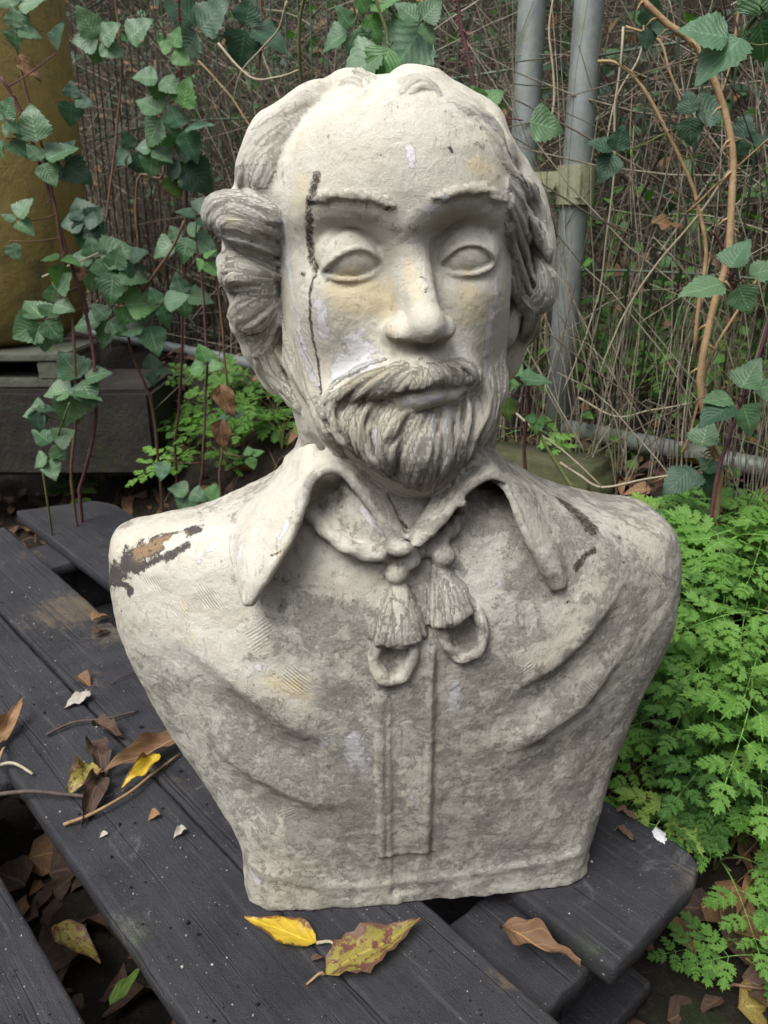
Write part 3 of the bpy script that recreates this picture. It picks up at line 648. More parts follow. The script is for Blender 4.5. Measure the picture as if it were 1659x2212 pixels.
    hm(540, 590, .005, (.022, .04, .012), rol=12); hm(506, 590, .008, (.011, .03, .014))
    hm(552, 655, .012, (.020, .04, .017), rol=-35); hm(530, 700, .02, (.012, .03, .012))
    hm(558, 350, .008, (.013, .045, .028), rol=25); hm(605, 290, .01, (.018, .05, .018), rol=45); hm(590, 400, -.005, (.016, .045, .040), k=.02, lab=L_HEAD); hm(655, 238, .015, (.026, .05, .014), rol=-38)
    hm(560, 745, .03, (.014, .03, .016)); hm(600, 800, .04, (.018, .03, .022)); hm(560, 560, .05, (.03, .06, .06)); hm(585, 690, .05, (.025, .05, .05))
    # back and right
    V.ell(HC((0, .04, .04)), (.100, .088, .085), .02, L_HAIR, yaw=10)
    V.ell(HC((0, .05, -.05)), (.088, .062, .085), .03, L_HAIR, yaw=10)
    hm(1148, 480, .015, (.016, .04, .034), rol=-12); hm(1158, 570, .01, (.015, .04, .030)); hm(1145, 640, .01, (.018, .036, .018)); hm(1120, 400, .015, (.014, .04, .026), rol=-25)
    hm(1075, 310, .01, (.010, .04, .028), rol=-35); hm(1050, 270, .02, (.014, .04, .012), rol=45); hm(1125, 700, .035, (.014, .03, .026), rol=20); hm(1085, 760, .045, (.02, .03, .03))
    hm(905, 182, .02, (.020, .035, .011), rol=-10); hm(880, 176, .03, (.012, .03, .010)); hm(770, 182, .03, (.018, .03, .010), rol=10); hm(940, 205, .03, (.015, .04, .010), rol=35)
    hm(1000, 238, .03, (.03, .05, .014), rol=30); hm(715, 212, .035, (.025, .04, .012), rol=-22)
    # ears
    V.ell(HP(604, 742, .0), (.012, .016, .026), .006, L_EAR, rol=-14)
    V.ell(HP(606, 735, -.016), (.006, .010, .015), .006, None, 's', rol=-14)
    V.ell(HP(1104, 700, -.002), (.0075, .014, .020), .006, L_EAR2, rol=8)
    # ---- hair locks with carved strands
    b4 = frozen()
    hair = [([(598, 470), (540, 452), (490, 440), (455, 455), (452, 485)], .0085), ([(600, 500), (550, 478), (500, 462), (470, 475), (480, 505)], .0080), ([(597, 535), (550, 515), (500, 498), (478, 500)], .0085), ([(598, 560), (560, 550), (520, 535), (490, 518)], .0075),
        ([(597, 590), (560, 580), (520, 562), (484, 560), (480, 580)], .0075), ([(595, 605), (555, 600), (515, 588), (490, 592), (486, 612)], .007), ([(593, 618), (560, 618), (520, 612), (492, 622)], .006),
        ([(594, 625), (560, 638), (525, 660), (502, 690)], .008), ([(597, 645), (570, 665), (540, 695), (512, 705)], .008), ([(600, 665), (585, 695), (560, 720), (530, 728)], .0075), ([(596, 680), (580, 720), (565, 750), (545, 760)], .0065),
        ([(575, 740), (568, 775), (590, 815), (622, 850)], .007), ([(585, 770), (600, 810), (625, 845), (645, 880)], .007),
        ([(640, 240), (590, 265), (545, 310), (520, 355), (525, 385)], .0075), ([(660, 250), (600, 290), (560, 335), (540, 385), (545, 405)], .0075), ([(690, 215), (640, 235), (590, 275)], .007), ([(610, 300), (575, 345), (562, 395), (555, 412)], .006),
        ([(535, 330), (520, 370), (515, 400)], .005), 
        ([(785, 195), (760, 172), (735, 180)], .006), ([(800, 190), (790, 168), (765, 165)], .006), ([(860, 195), (885, 170), (915, 172), (940, 195)], .007), ([(880, 195), (905, 178), (930, 190), (955, 215)], .006),
        ([(1000, 228), (1045, 248), (1080, 285), (1092, 320)], .0075), ([(1030, 262), (1062, 300), (1085, 350), (1118, 390)], .0065), ([(960, 212), (1005, 232), (1040, 258)], .006),
        ([(1098, 370), (1130, 400), (1160, 440), (1170, 490)], .0075), ([(1100, 400), (1125, 440), (1145, 500), (1160, 560), (1178, 590)], .0075), ([(1100, 440), (1118, 500), (1135, 560), (1160, 610)], .0075), ([(1100, 490), (1112, 550), (1130, 605), (1160, 645)], .007),
        ([(1150, 480), (1172, 530), (1184, 562)], .006), ([(1165, 570), (1182, 610), (1175, 655), (1150, 672)], .0075), ([(1105, 560), (1115, 610), (1135, 650), (1160, 668)], .007), ([(1108, 610), (1120, 650), (1135, 675)], .006),
         ([(1155, 672), (1148, 700), (1130, 735)], .005)]
    for q, r in hair:
        lock(q, *((r, L_HAIR, (0, .0012, .0022, .0016)) if min(v for u, v in q) > 405 else (r*.8, L_HAIR, (-.0035, -.002, -.0015, -.002))), k=.002 if min(v for u, v in q) > 405 else .0035, fl=1.5, gr=(rnd.uniform(3.6, 5.2), rnd.uniform(.07, .11), rnd.uniform(0, 6)), n=18, taper=(.6, 1, 1, .8, .35), vol=b4)
    for q, r in hair:
        o = rnd.uniform(4, 9)*rnd.choice([-1, 1])
        lock([(u+o*.6, v+o) for u, v in q][:rnd.choice([3, 5])], r*.38, L_HAIR, (.001, .0065, .0065, .003) if min(v for u, v in q) > 405 else (0, .002, .002, .001), k=.0015, fl=1.3, n=12, vol=b4)
    b7 = frozen()
    for q, r in hair:
        if min(v for u, v in q) <= 405: continue
        for o in (-14, -7, 5, 12):
            o += rnd.uniform(-3, 3); lock([(u+o*.5+rnd.uniform(-3, 3), v+o+rnd.uniform(-3, 3)) for u, v in q][:rnd.choice([4, 5])], rnd.uniform(.0016, .0028), L_HAIR, (.0, .0012, .0016, .0006), k=.0013, fl=1.4, n=12, gr=G(), vol=b7)
    # loose locks over the unseen back of the head
    for i in range(46):
        a = rnd.uniform(-1.5, 1.5); z = rnd.uniform(-.03, .085); P = []
        for t in np.linspace(0, 1, 7):
            zz = z-.06*t+.0; aa = a+.25*math.sin(t*4+i); rr = math.sqrt(max(.0, 1-((zz-.03)/.11)**2))
            P.append(HC((math.sin(aa)*.098*rr, .035+math.cos(aa)*.080*rr, zz+.0)))
        V.chain(P, [.003, .007, .009, .009, .008, .006, .003], .002, L_HAIR, groove=(3.5, .1, i), strand=True, flat=1.4, N=[p-HC((0, .03, 0)) for p in P])
    print('hair', time.time()-t0)
    # ---- collar
    b5 = frozen()
    def rail(pts, lifts, n):
        S = spline([list(p) for p in pts], n); P = []
        for u, v in S: P.append(b5.surf(u, v))
        X = np.array([p[0] for p in P])
        for _ in range(3): X[1:-1] = X[1:-1]*.5+(X[:-2]+X[2:])*.25
        Nn = np.array([p[1] for p in P]); return X, Nn, np.interp(np.linspace(0, 1, n), np.linspace(0, 1, len(lifts)), lifts)
    def BP(u, v, y): return BF.at(u, v, y)
    # left flap: outer rail lies on the shoulder, inner rail stands off the chest
    n = 16
    A = spline([BP(640, 985, -.028), BP(596, 1045, -.022), BP(540, 1095, -.030), BP(506, 1160, -.052), BP(515, 1235, -.082), BP(537, 1298, -.104)], n)
    B = spline([BP(678, 968, -.055), BP(672, 1022, -.078), BP(656, 1080, -.098), BP(632, 1150, -.108), BP(592, 1222, -.113), BP(543, 1298, -.110)], n)
    KL = (A[3:], B[4:]); V.sheet(A, B, .0040, .004, L_COLL, bulge=(-.001, -.007, .003))
    # turned rim of the arch and the inner stand falling to the knot
    A2 = spline([BP(656, 1080, -.100), BP(672, 1040, -.100), BP(705, 1014, -.098), BP(745, 1022, -.094), BP(785, 1070, -.098), BP(822, 1125, -.106), BP(852, 1170, -.110)], n)
    B2 = spline([BP(660, 1000, -.062), BP(690, 985, -.062), BP(735, 985, -.060), BP(780, 1010, -.062), BP(815, 1060, -.076), BP(845, 1110, -.090), BP(865, 1160, -.100)], n)
    V.sheet(A2, B2, .0042, .005, L_COLL)
    # hollow under the arch, and its floor
    A3 = spline([BP(742, 1050, -.080), BP(775, 1085, -.088), BP(815, 1130, -.100), BP(848, 1168, -.106)], 8)
    B3 = spline([BP(680, 1100, -.064), BP(712, 1140, -.082), BP(770, 1178, -.098), BP(842, 1182, -.104)], 8)
    V.sheet(A3, B3, .0045, .006, L_COLL)
    V.chain(spline([BP(690, 1070, -.088), BP(705, 1062, -.084), BP(722, 1080, -.086)], 6), [.006, .009, .011, .011, .009, .006], .008, None, 's')
    # right flap
    A = spline([BP(1072, 985, -.022), BP(1112, 1030, -.016), BP(1160, 1064, -.020), BP(1195, 1130, -.044), BP(1213, 1200, -.070), BP(1214, 1262, -.088)], n)
    B = spline([BP(1045, 980, -.050), BP(1056, 1025, -.078), BP(1092, 1058, -.094), BP(1122, 1125, -.102), BP(1156, 1195, -.104), BP(1196, 1268, -.096)], n)
    KR = (A[3:], B[4:]); V.sheet(A, B, .0040, .004, L_COLR, bulge=(.001, -.006, .003))
    A2 = spline([BP(1092, 1058, -.096), BP(1078, 1036, -.098), BP(1052, 1030, -.098), BP(1018, 1048, -.102), BP(985, 1085, -.106), BP(945, 1135, -.110), BP(905, 1172, -.112)], n)
    B2 = spline([BP(1062, 1000, -.060), BP(1040, 985, -.060), BP(1015, 985, -.062), BP(990, 1010, -.068), BP(960, 1060, -.082), BP(925, 1110, -.094), BP(890, 1160, -.102)], n)
    V.sheet(A2, B2, .0042, .005, L_COLR)
    V.chain(spline([BP(1040, 1072, -.096), BP(1065, 1068, -.094), BP(1080, 1100, -.096), BP(1110, 1160, -.104)], 8), [.006, .010, .012, .012, .010, .008, .006, .004], .008, None, 's')
    for K, lb in ((KL, L_COLL), (KR, L_COLR)):
        for q in K: V.chain(q+np.array([0, -.0032, .0012]), .0026, .003, lb)
    # ---- cord, knot, tassels, loops
    b6 = frozen()
    def trace(pts, n, off):
        P = []
        for u, v in spline([list(p) for p in pts], n):
            p, nn = b6.surf(u, v); P.append(p+np.array([0, -1, 0])*off)
        P = np.array(P)
        for _ in range(3): P[1:-1] = P[1:-1]*.5+(P[:-2]+P[2:])*.25
        return P
    V.chain(trace([(672, 1108), (700, 1138), (735, 1168), (785, 1190), (840, 1195)], 22, .003), .0068, .003, L_CORD, twist=(.022, .10, 2))
    V.chain(trace([(1000, 1085), (988, 1122), (965, 1152), (930, 1178), (895, 1192)], 20, .003), np.interp(np.arange(20), [0, 5, 19], [.003, .0064, .0066]), .003, L_CORD, twist=(.014, .14, 2))
    p0 = trace([(885, 1205), (886, 1206)], 2, .007)[0]; V.ell(p0, (.0095, .010, .0085), .004, L_KNOT)
    p0 = trace([(862, 1180), (863, 1180)], 2, .004)[0]; V.ell(p0, (.011, .009, .007), .006, L_KNOT)
    def tassel(head, top, bl, br, rt, rb, lab, ang):
        h = trace([head, (head[0], head[1]+1)], 2, .006)[0]; V.ell(h, (.0105, .0095, .0100), .004, lab, rol=ang)
        c = trace([top, ((bl[0]+br[0])/2, (bl[1]+br[1])/2)], 6, .004); c[:, 1] -= np.linspace(.0, .004, 6)
        V.chain(c, np.linspace(rt, rb, 6)*.55, .003, lab, flat=1.3)
        m = 11
        for i in range(m):
            t = i/(m-1); e = (bl[0]*(1-t)+br[0]*t, bl[1]*(1-t)+br[1]*t+rnd.uniform(-3, 3))
            s_ = (top[0]+(t-.5)*30, top[1]); bow = 4*t*(1-t)
            q = trace([s_, ((s_[0]*.45+e[0]*.55), (s_[1]+e[1])/2), e], 8, .003); q[:, 1] -= np.linspace(.003, .011, 8)*bow**.5
            V.chain(q, np.interp(np.linspace(0, 1, 8), [0, .6, 1], [.0022, .0036, .0034]), .0016, lab, flat=1.1, groove=(3, .1, i), strand=True)
    tassel((858, 1232), (862, 1262), (806, 1374), (913, 1368), .009, .017, L_TAS1, 0)
    tassel((957, 1196), (950, 1222), (928, 1342), (1020, 1308), .009, .016, L_TAS2, -12)
    V.ell(b6.surf(850, 1415)[0], (.011, .0035, .016), .003, None, 's'); V.ell(b6.surf(1000, 1372)[0], (.011, .0035, .015), .003, None, 's')
    V.chain(trace([(820, 1378), (808, 1410), (812, 1450), (845, 1468), (876, 1452), (890, 1415), (894, 1378)], 34, .003), .0052, .002, L_LOOP1, twist=(.02, .12, 2))
    V.chain(trace([(952, 1340), (958, 1372), (975, 1405), (1002, 1418), (1030, 1405), (1042, 1370), (1036, 1335), (1024, 1312)], 36, .003), .0052, .002, L_LOOP2, twist=(.02, .12, 2))
    print('collar', time.time()-t0)
    return V
# ---------------------------------------------------------------- helpers for objects
def link(o, parent=None):
    COL.objects.link(o)
    if parent is not None: o.parent = parent
    return o
def tag(o, label=None, cat=None, group=None, kind=None):
    for k, v in (('label', label), ('category', cat), ('group', group), ('kind', kind)):
        if v: o[k] = v
    return o
def np_mesh(name, V, F, mat, smooth=True, uv=None):
    F = np.asarray(F, np.int32); k = F.shape[1]
    me = bpy.data.meshes.new(name); me.vertices.add(len(V)); me.vertices.foreach_set('co', np.asarray(V, np.float32).ravel())
    me.loops.add(F.size); me.loops.foreach_set('vertex_index', F.ravel()); me.polygons.add(len(F)); me.polygons.foreach_set('loop_start', np.arange(0, F.size, k, dtype=np.int32))
    me.update(calc_edges=True)
    if uv is not None:
        l = me.uv_layers.new(name='UVMap'); l.data.foreach_set('uv', np.asarray(uv, np.float32)[F.ravel()].ravel())
    if smooth: me.shade_smooth()
    if mat is not None: me.materials.append(mat)
    return me
def fattr(me, name, v):
    a = me.attributes.new(name, 'FLOAT', 'POINT'); a.data.foreach_set('value', np.asarray(v, np.float32))
def build_bust():
    vol = sculpt_bust(VOX); P, Q, lab = surface_nets(vol)
    # thin waste: drop specks not attached to anything is unnecessary; relax once to settle voxel steps
    N = vnormals(P, Q)
    gi = np.clip(((P-vol.lo)/vol.h).astype(int), 0, np.array(vol.n)-1)
    sa = vol.sa[gi[:, 0], gi[:, 1], gi[:, 2]].astype(np.float32); sb = vol.sb[gi[:, 0], gi[:, 1], gi[:, 2]].astype(np.float32)
    hairy = np.isin(lab, (L_HAIR, L_BEARD, L_TAS1, L_TAS2, L_BROW)) & (sa != 0)
    tors = lab == L_TORSO
    # uneven hand-modelled surface
    d = fbm(P, 22, 3)*.0011+fbm(P, 85, 3)*.00060+np.clip(fbm(P+2, 130, 2)-.25, 0, 1)*-.0016
    d += np.where(tors, fbm(P+5, 40, 3)*.0009, 0)
    d += np.where(np.isin(lab, (L_COLL, L_COLR, L_CORD, L_LOOP1, L_LOOP2, L_KNOT)), fbm(P+9, 60, 2)*.0006, 0)
    low = np.clip(1-P[:, 2]/.02, 0, 1); d += low*(fbm(P*np.array([1, 1, .2]), 60, 3)*.0028)
    P = P+N*d[:, None]; P[:, 2] = np.maximum(P[:, 2], 0.0005)
    N = vnormals(P, Q)
    RAISE = []
    # ---- stains, bare patches and darker collar hollows, as strokes laid on the surface
    def dist(pts, pad, n=None):
        S = spline([list(q) for q in pts], n or max(2, len(pts)*4)) if len(pts) > 1 else np.array(pts, float)
        X = np.array([vol.surf(u, v)[0] for u, v in S])
        m = np.all((P > X.min(0)-pad) & (P < X.max(0)+pad), axis=1); idx = np.where(m)[0]; p = P[idx]; b = np.full(len(idx), 9.)
        if len(X) == 1: b = np.linalg.norm(p-X[0], axis=1)
        for i in range(len(X)-1):
            e = X[i+1]-X[i]; t = np.clip(((p-X[i])@e)/(e@e+1e-12), 0, 1); b = np.minimum(b, np.linalg.norm(p-X[i]-t[:, None]*e, axis=1))
        return idx, b
    A = {k: np.zeros(len(P), np.float32) for k in ('grime_dark', 'white', 'yellow', 'tan', 'brown', 'black', 'rust', 'comb', 'combm')}
    def hard(k, pts, r, top=.95):       # crosses one half at radius r
        r *= PX; idx, b = dist(pts, r*2.2); A[k][idx] = np.maximum(A[k][idx], top*np.clip(1-.5*(b/r), 0, 1))
    def soft(k, pts, r, amt):
        r *= PX; idx, b = dist(pts, r*2.5); A[k][idx] += amt*np.exp(-(b/r)**2)
    z = P[:, 2]; xl = (P-BF.o)@BF.ax
    headm = np.isin(lab, (L_HEAD, L_BROW, L_EYE1, L_EYE2, L_EAR, L_EAR2, L_HAIR, L_BEARD))
    A['grime_dark'][:] = np.where(headm, .03, .40+.05*np.clip((.36-z)/.3, 0, 1)+.05*np.clip(xl/.2, -1, 1))
    A['grime_dark'][:] = np.where(lab == L_HAIR, .02, A['grime_dark']); A['grime_dark'][:] = np.where(lab == L_BEARD, .08, A['grime_dark'])
    A['grime_dark'] += np.where(headm & ((P-HF.o)@HF.ay > .05), .08, 0).astype(np.float32)
    A['tan'][:] = np.where(lab == L_BEARD, .42, np.where(lab == L_HAIR, np.where(z > .70, .1, .26), .2)); A['yellow'][:] = .22
    for pts, r, a in (([(845, 1400), (848, 1440)], 16, .5), ([(1000, 1370), (1010, 1395)], 18, .5), ([(300, 1230), (330, 1330)], 120, -.50), ([(420, 1200), (450, 1300)], 110, -.50), ([(560, 1120), (560, 1230)], 80, -.5), ([(630, 1020)], 70, -.5), ([(380, 1400), (460, 1420)], 70, -.22), ([(700, 1190), (760, 1230)], 70, -.24), ([(640, 1490), (560, 1470)], 50, -.32), ([(700, 970), (640, 960)], 80, -.35), ([(250, 1400)], 60, -.3),
                      ([(1140, 1430), (1240, 1380)], 40, -.22), ([(1070, 1200), (1040, 1290)], 50, -.25), ([(1200, 1310), (1260, 1260)], 50, -.15), ([(1300, 1110), (1440, 1200)], 60, -.16), ([(1430, 1300), (1390, 1400)], 40, -.15), ([(1130, 1120), (1190, 1200)], 40, -.25), ([(1250, 1540), (1320, 1480)], 40, -.12), ([(850, 1300), (880, 1350)], 50, -.16), ([(960, 1280)], 40, -.12), ([(600, 1880), (800, 1930)], 60, -.12), ([(1000, 1930), (1240, 1900)], 50, -.14), ([(1100, 1600)], 60, -.1), ([(830, 1420), (870, 1470)], 30, -.12), ([(1000, 1400)], 30, -.15), ([(890, 1650), (890, 1780)], 40, -.14),
                      ([(690, 1340), (760, 1330)], 60, .20), ([(430, 1440), (330, 1430)], 30, .16), ([(560, 1600), (680, 1640)], 110, .18), ([(600, 1740), (740, 1780)], 80, .12), ([(1100, 1230), (1140, 1300)], 40, .12), ([(1200, 1240)], 40, .14), ([(820, 1080), (900, 1110)], 40, .3), ([(1010, 1130)], 50, .22), ([(650, 1190)], 30, .2), ([(700, 1080)], 25, .2), ([(1090, 300), (1130, 380)], 12, .4), ([(840, 1160)], 20, .15), ([(600, 430), (560, 410)], 20, .2), ([(700, 1500), (760, 1490)], 30, .2)):  # positive amounts darken, also in the neck pit and under the collar
        soft('grime_dark', pts, r, a)
    for pts, r, a in (([(740, 640), (830, 660)], 55, .5), ([(1010, 640), (1050, 700)], 45, .5), ([(880, 560), (895, 640)], 24, .45), ([(640, 330), (650, 430)], 35, .38), ([(1020, 350), (1060, 380)], 40, .4), ([(780, 330)], 60, .22), ([(740, 430), (800, 440)], 16, .3), ([(510, 480), (560, 500)], 24, .35), ([(420, 1330), (520, 1330)], 60, .32), ([(640, 1490), (600, 1480)], 40, .4), ([(600, 1180)], 40, .2), ([(840, 720)], 20, .4), ([(1010, 590)], 22, .35), ([(740, 605)], 16, .4), ([(1180, 1430)], 25, .3), ([(830, 800), (760, 830)], 25, .25)):
        soft('yellow', pts, r, a*.8)
    for pts, r in (([(760, 740), (790, 780), (740, 800)], 30), ([(688, 660), (700, 720)], 13), ([(612, 480), (622, 560), (634, 640), (652, 740), (676, 820)], 9), ([(884, 318), (888, 350)], 8), ([(872, 868), (950, 862)], 11), ([(960, 428), (925, 455)], 9), ([(1070, 640), (1055, 720), (1046, 800)], 11), ([(1072, 600), (1068, 640)], 7),
                   ([(608, 1160), (620, 1130)], 7), ([(596, 1180), (606, 1160)], 8), ([(780, 1100), (820, 1148)], 12), ([(520, 1180), (510, 1240)], 9), ([(460, 1180), (430, 1210)], 12), ([(760, 1600), (770, 1650)], 28), ([(700, 1610)], 22), ([(985, 1480), (975, 1530)], 20), ([(540, 1880), (560, 1910)], 16), ([(690, 830)], 10), ([(936, 900), (935, 960)], 8), ([(975, 880), (960, 930)], 8), ([(810, 930), (812, 975)], 4), ([(1400, 1096), (1440, 1130)], 8), ([(1060, 1240), (1080, 1260)], 10), ([(880, 1700), (900, 1740)], 10), ([(1080, 1860)], 14), ([(560, 1440)], 10), ([(1062, 262), (1070, 275)], 6), ([(595, 620), (600, 700)], 6)):
        hard('white', pts, r, .92 if max(v for u, v in pts) < 1000 else .70)
    for pts, r in (([(684, 380), (674, 420)], 9), ([(664, 432), (672, 436)], 8), ([(668, 440), (668, 490), (672, 540), (682, 580)], 8), ([(684, 585), (672, 625), (670, 680), (676, 730), (688, 790), (694, 850)], 3.6), ([(652, 590), (658, 594)], 4), ([(832, 452), (842, 446)], 3), ([(1100, 330), (1140, 400)], 5), ([(1215, 1082), (1250, 1112), (1275, 1140)], 22), ([(1245, 1228), (1260, 1205)], 9), ([(1266, 1200), (1284, 1188)], 7), ([(972, 320), (978, 328)], 3.5), ([(605, 1192), (585, 1200)], 3), ([(860, 1120), (880, 1140)], 4)):
        hard('brown', pts, r)
    for pts, r in (([(238, 1250), (285, 1205), (335, 1180)], 26), ([(330, 1168), (395, 1150), (425, 1144)], 16), ([(290, 1228), (350, 1205), (400, 1180)], 12), ([(232, 1262), (262, 1262), (285, 1276)], 8), ([(275, 1285), (285, 1275)], 7)):
        hard('black', pts, r)
    soft('rust', [(300, 1195), (330, 1180), (390, 1160)], 26, 1.)
    m = A['black'] > .3; cl = P[m]; 
    i0, b0 = dist([(372, 1166), (388, 1158)], .02); A['black'][i0] *= np.clip(b0/.006-.4, 0, 1)
    # comb marks: hatched scoring left by the modelling tool
    for (u, v), ang, r, pitch in (((330, 1270), -55, 75, 7), ((400, 1340), -42, 65, 7.5), ((290, 1350), 88, 45, 7), ((390, 1440), -35, 55, 8), ((560, 1370), 38, 60, 7.5), ((640, 1470), -40, 50, 8), ((520, 1500), -38, 60, 7.5), ((450, 1290), -50, 50, 7), ((690, 1650), -35, 45, 8), ((560, 1640), -40, 60, 7),
                                  ((1140, 1445), 42, 34, 9), ((1190, 1420), 44, 30, 9), ((1120, 1600), 44, 36, 8), ((1090, 1650), -40, 30, 8), ((1180, 1590), 50, 30, 8), ((1270, 1480), -45, 40, 7.5), ((1420, 1250), -50, 50, 8), ((1230, 1180), -60, 45, 7.5), ((1060, 1500), 45, 30, 8), ((620, 1750), 35, 40, 8), ((850, 1900), 80, 30, 7)):
        c, _ = vol.surf(u, v); r *= PX; idx = np.where((np.abs(P-c) < r*1.6).all(1) & (lab == L_TORSO))[0]; q = P[idx]-c
        a = math.radians(ang+90); ph = (q[:, 0]*math.cos(a)+q[:, 2]*math.sin(a))/(pitch*PX)*2*math.pi
        s_ = q[:, 0]*-math.sin(a)+q[:, 2]*math.cos(a); w = np.clip(1.6-np.hypot(s_/r, (q[:, 0]*math.cos(a)+q[:, 2]*math.sin(a))/r/.7)*1.5, 0, 1)
        k = w > A['combm'][idx]; A['comb'][idx[k]] = ph[k]; A['combm'][idx[k]] = w[k]*.55
    strand = np.where(hairy, np.where(lab == L_BROW, .3, np.where((lab == L_HAIR) & (z > .70), .3, 1.)), 0.)
    A['combm'] *= np.clip(.5+fbm(P+3, 30, 3)*2.2, 0, 1)
    # placket as a part of its own
    g0, g1 = BF.loc(BF.at(803, 1420, -.095)), BF.loc(BF.at(932, 1868, -.095)); g2 = BF.loc(BF.at(821, 1868, -.095)); g3 = BF.loc(BF.at(932, 1420, -.095))
    t = np.clip((z-g2[2])/(g0[2]-g2[2]), 0, 1); xa = g2[0]*(1-t)+g0[0]*t; xb = g1[0]*(1-t)+g3[0]*t
    lab = np.where(tors & (xl > xa) & (xl < xb) & (z > g2[2]) & (z < g0[2]+.02) & ((P-BF.o)@BF.ay < 0), L_PLACK, lab)
    root = link(bpy.data.objects.new('stone_bust', None)); root.location = (.035, .715, 0)
    tag(root, 'large weathered cream stone bust of a bearded man with open collar and tasselled cord', 'bust')
    names = {L_TORSO: 'torso', L_HEAD: 'head', L_HAIR: 'hair', L_BEARD: 'beard', L_BROW: 'eyebrows', L_COLL: 'collar', L_COLR: 'collar', L_CORD: 'cord', L_KNOT: 'knot', L_TAS1: 'tassel', L_TAS2: 'tassel', L_LOOP1: 'cord_loop', L_LOOP2: 'cord_loop', L_PLACK: 'placket', L_EYE1: 'eye', L_EYE2: 'eye', L_EAR: 'ear', L_EAR2: 'ear'}
    fl = lab[Q[:, 0]]; parts = {}
    for L, nm in names.items():
        q = Q[fl == L]
        if not len(q): continue
        idx, inv = np.unique(q, return_inverse=True); q = inv.reshape(q.shape)
        me = np_mesh(nm, P[idx]-np.array([.035, .715, 0]), q, M['stone'])
        for k, v in A.items(): fattr(me, k, v[idx])
        fattr(me, 'sa', sa[idx]); fattr(me, 'sb', sb[idx]); fattr(me, 'strand', strand[idx])
        me.normals_split_custom_set_from_vertices(N[idx].astype(np.float32))
        o = bpy.data.objects.new(nm, me); parts[L] = o; link(o, root)
    for L in (L_EYE1, L_EYE2, L_BROW, L_EAR, L_EAR2, L_BEARD, L_HAIR):
        if L in parts and L_HEAD in parts: parts[L].parent = parts[L_HEAD]
    for L, p in ((L_TAS1, L_CORD), (L_TAS2, L_CORD), (L_KNOT, L_CORD), (L_LOOP1, L_CORD), (L_LOOP2, L_CORD)):
        if L in parts and p in parts: parts[L].parent = parts[p]
    print('bust', len(P), time.time()-T00)
build_bust()
# ---------------------------------------------------------------- ground
random.seed(11); RS = np.random.RandomState(5)
DN = np.array([.747, .665]); DD = np.array([.665, -.747])      # across and along the pallet
def ground_z(x, y):
    q = np.asarray(x)*DN[0]+np.asarray(y)*DN[1]
    t = np.clip((q-.80)/.50, 0, 1); z = -.20+.42*t*t*(3-2*t)
    z = z+np.clip(q-1.5, 0, 9)*.10+1.9*np.clip((q-2.9)/1.0, 0, 1)**2*(3-2*np.clip((q-2.9)/1.0, 0, 1))
    z = z+2.0*np.clip((np.asarray(y)-4.3)/1.5, 0, 1)**2
    bx = np.clip((-np.asarray(y)-1.3)/1.6, 0, 1); sx = np.clip((np.abs(np.asarray(x)+.2)-3.0)/1.6, 0, 1)*np.clip((2.6-np.asarray(y))/1., 0, 1); z = z+2.3*np.maximum(bx*bx*(3-2*bx), sx*sx*(3-2*sx))     # unseen banks behind and beside the camera, added to block low sky light
    return z+.014*np.sin(x*9+y*5)+.010*np.sin(x*23-y*17)+.006*np.sin(x*51+y*43)
def gz(x, y): return float(ground_z(x, y))
def on_ground(u, v):
    r = view_ray(u, v); r = r/np.linalg.norm(r); t = np.arange(.5, 9, .01); p = CAM+t[:, None]*r
    j = np.argmax(p[:, 2] < ground_z(p[:, 0], p[:, 1])); p = p[j]; return np.array([p[0], p[1], gz(p[0], p[1])])
def build_ground():
    a = np.concatenate([np.linspace(-60, -6, 12), np.arange(-5.9, -3, .12), np.arange(-2.96, 2.6, .022), np.arange(2.65, 6, .12), np.linspace(6.2, 60, 12)]); b = np.concatenate([np.linspace(-60, -4, 12), np.arange(-3.9, -.6, .12), np.arange(-.5, 3.6, .022), np.arange(3.65, 7, .1), np.linspace(7.3, 60, 18)])
    X, Y = np.meshgrid(a, b, indexing='ij'); Z = ground_z(X, Y); Z = np.minimum(Z, 2.6)
    P = np.stack([X.ravel(), Y.ravel(), np.zeros(X.size)], 1); Z = Z.ravel()+fbm(P, 12, 3)*.012+fbm(P, 60, 2)*.004; P[:, 2] = Z
    n, m = X.shape; i = np.arange(n*m).reshape(n, m); F = np.stack([i[:-1, :-1], i[1:, :-1], i[1:, 1:], i[:-1, 1:]], -1).reshape(-1, 4)
    tag(link(bpy.data.objects.new('ground', np_mesh('ground', P, F, M['soil']))), 'dark bare soil rising into a bank behind the pallet', None, None, 'structure')
build_ground()
# ---------------------------------------------------------------- mesh makers
def tube(P, R, n=6, cap=True):
    P = np.asarray(P, float); R = np.asarray(R, float)*np.ones(len(P)); T = np.gradient(P, axis=0); T /= np.linalg.norm(T, axis=1)[:, None]+1e-12
    up = np.array([0., 0, 1]) if abs(T[0, 2]) < .9 else np.array([1., 0, 0]); V = []
    a = np.linspace(0, 2*math.pi, n, endpoint=False)
    N = np.cross(T[0], up); N /= np.linalg.norm(N)
    for k in range(len(P)):
        N = N-T[k]*(N@T[k]); N /= np.linalg.norm(N)+1e-12; B = np.cross(T[k], N)
        V.append(P[k]+R[k]*(np.cos(a)[:, None]*N+np.sin(a)[:, None]*B))
    V = np.vstack(V); F = []
    for k in range(len(P)-1):
        for j in range(n): F.append((k*n+j, k*n+(j+1) % n, (k+1)*n+(j+1) % n, (k+1)*n+j))
    if cap:
        V = np.vstack([V, P[:1], P[-1:]]); c0, c1 = len(V)-2, len(V)-1; e = (len(P)-1)*n
        for j in range(n): F.append((c0, (j+1) % n, j, c0)); F.append((c1, e+j, e+(j+1) % n, c1))
    return V, F
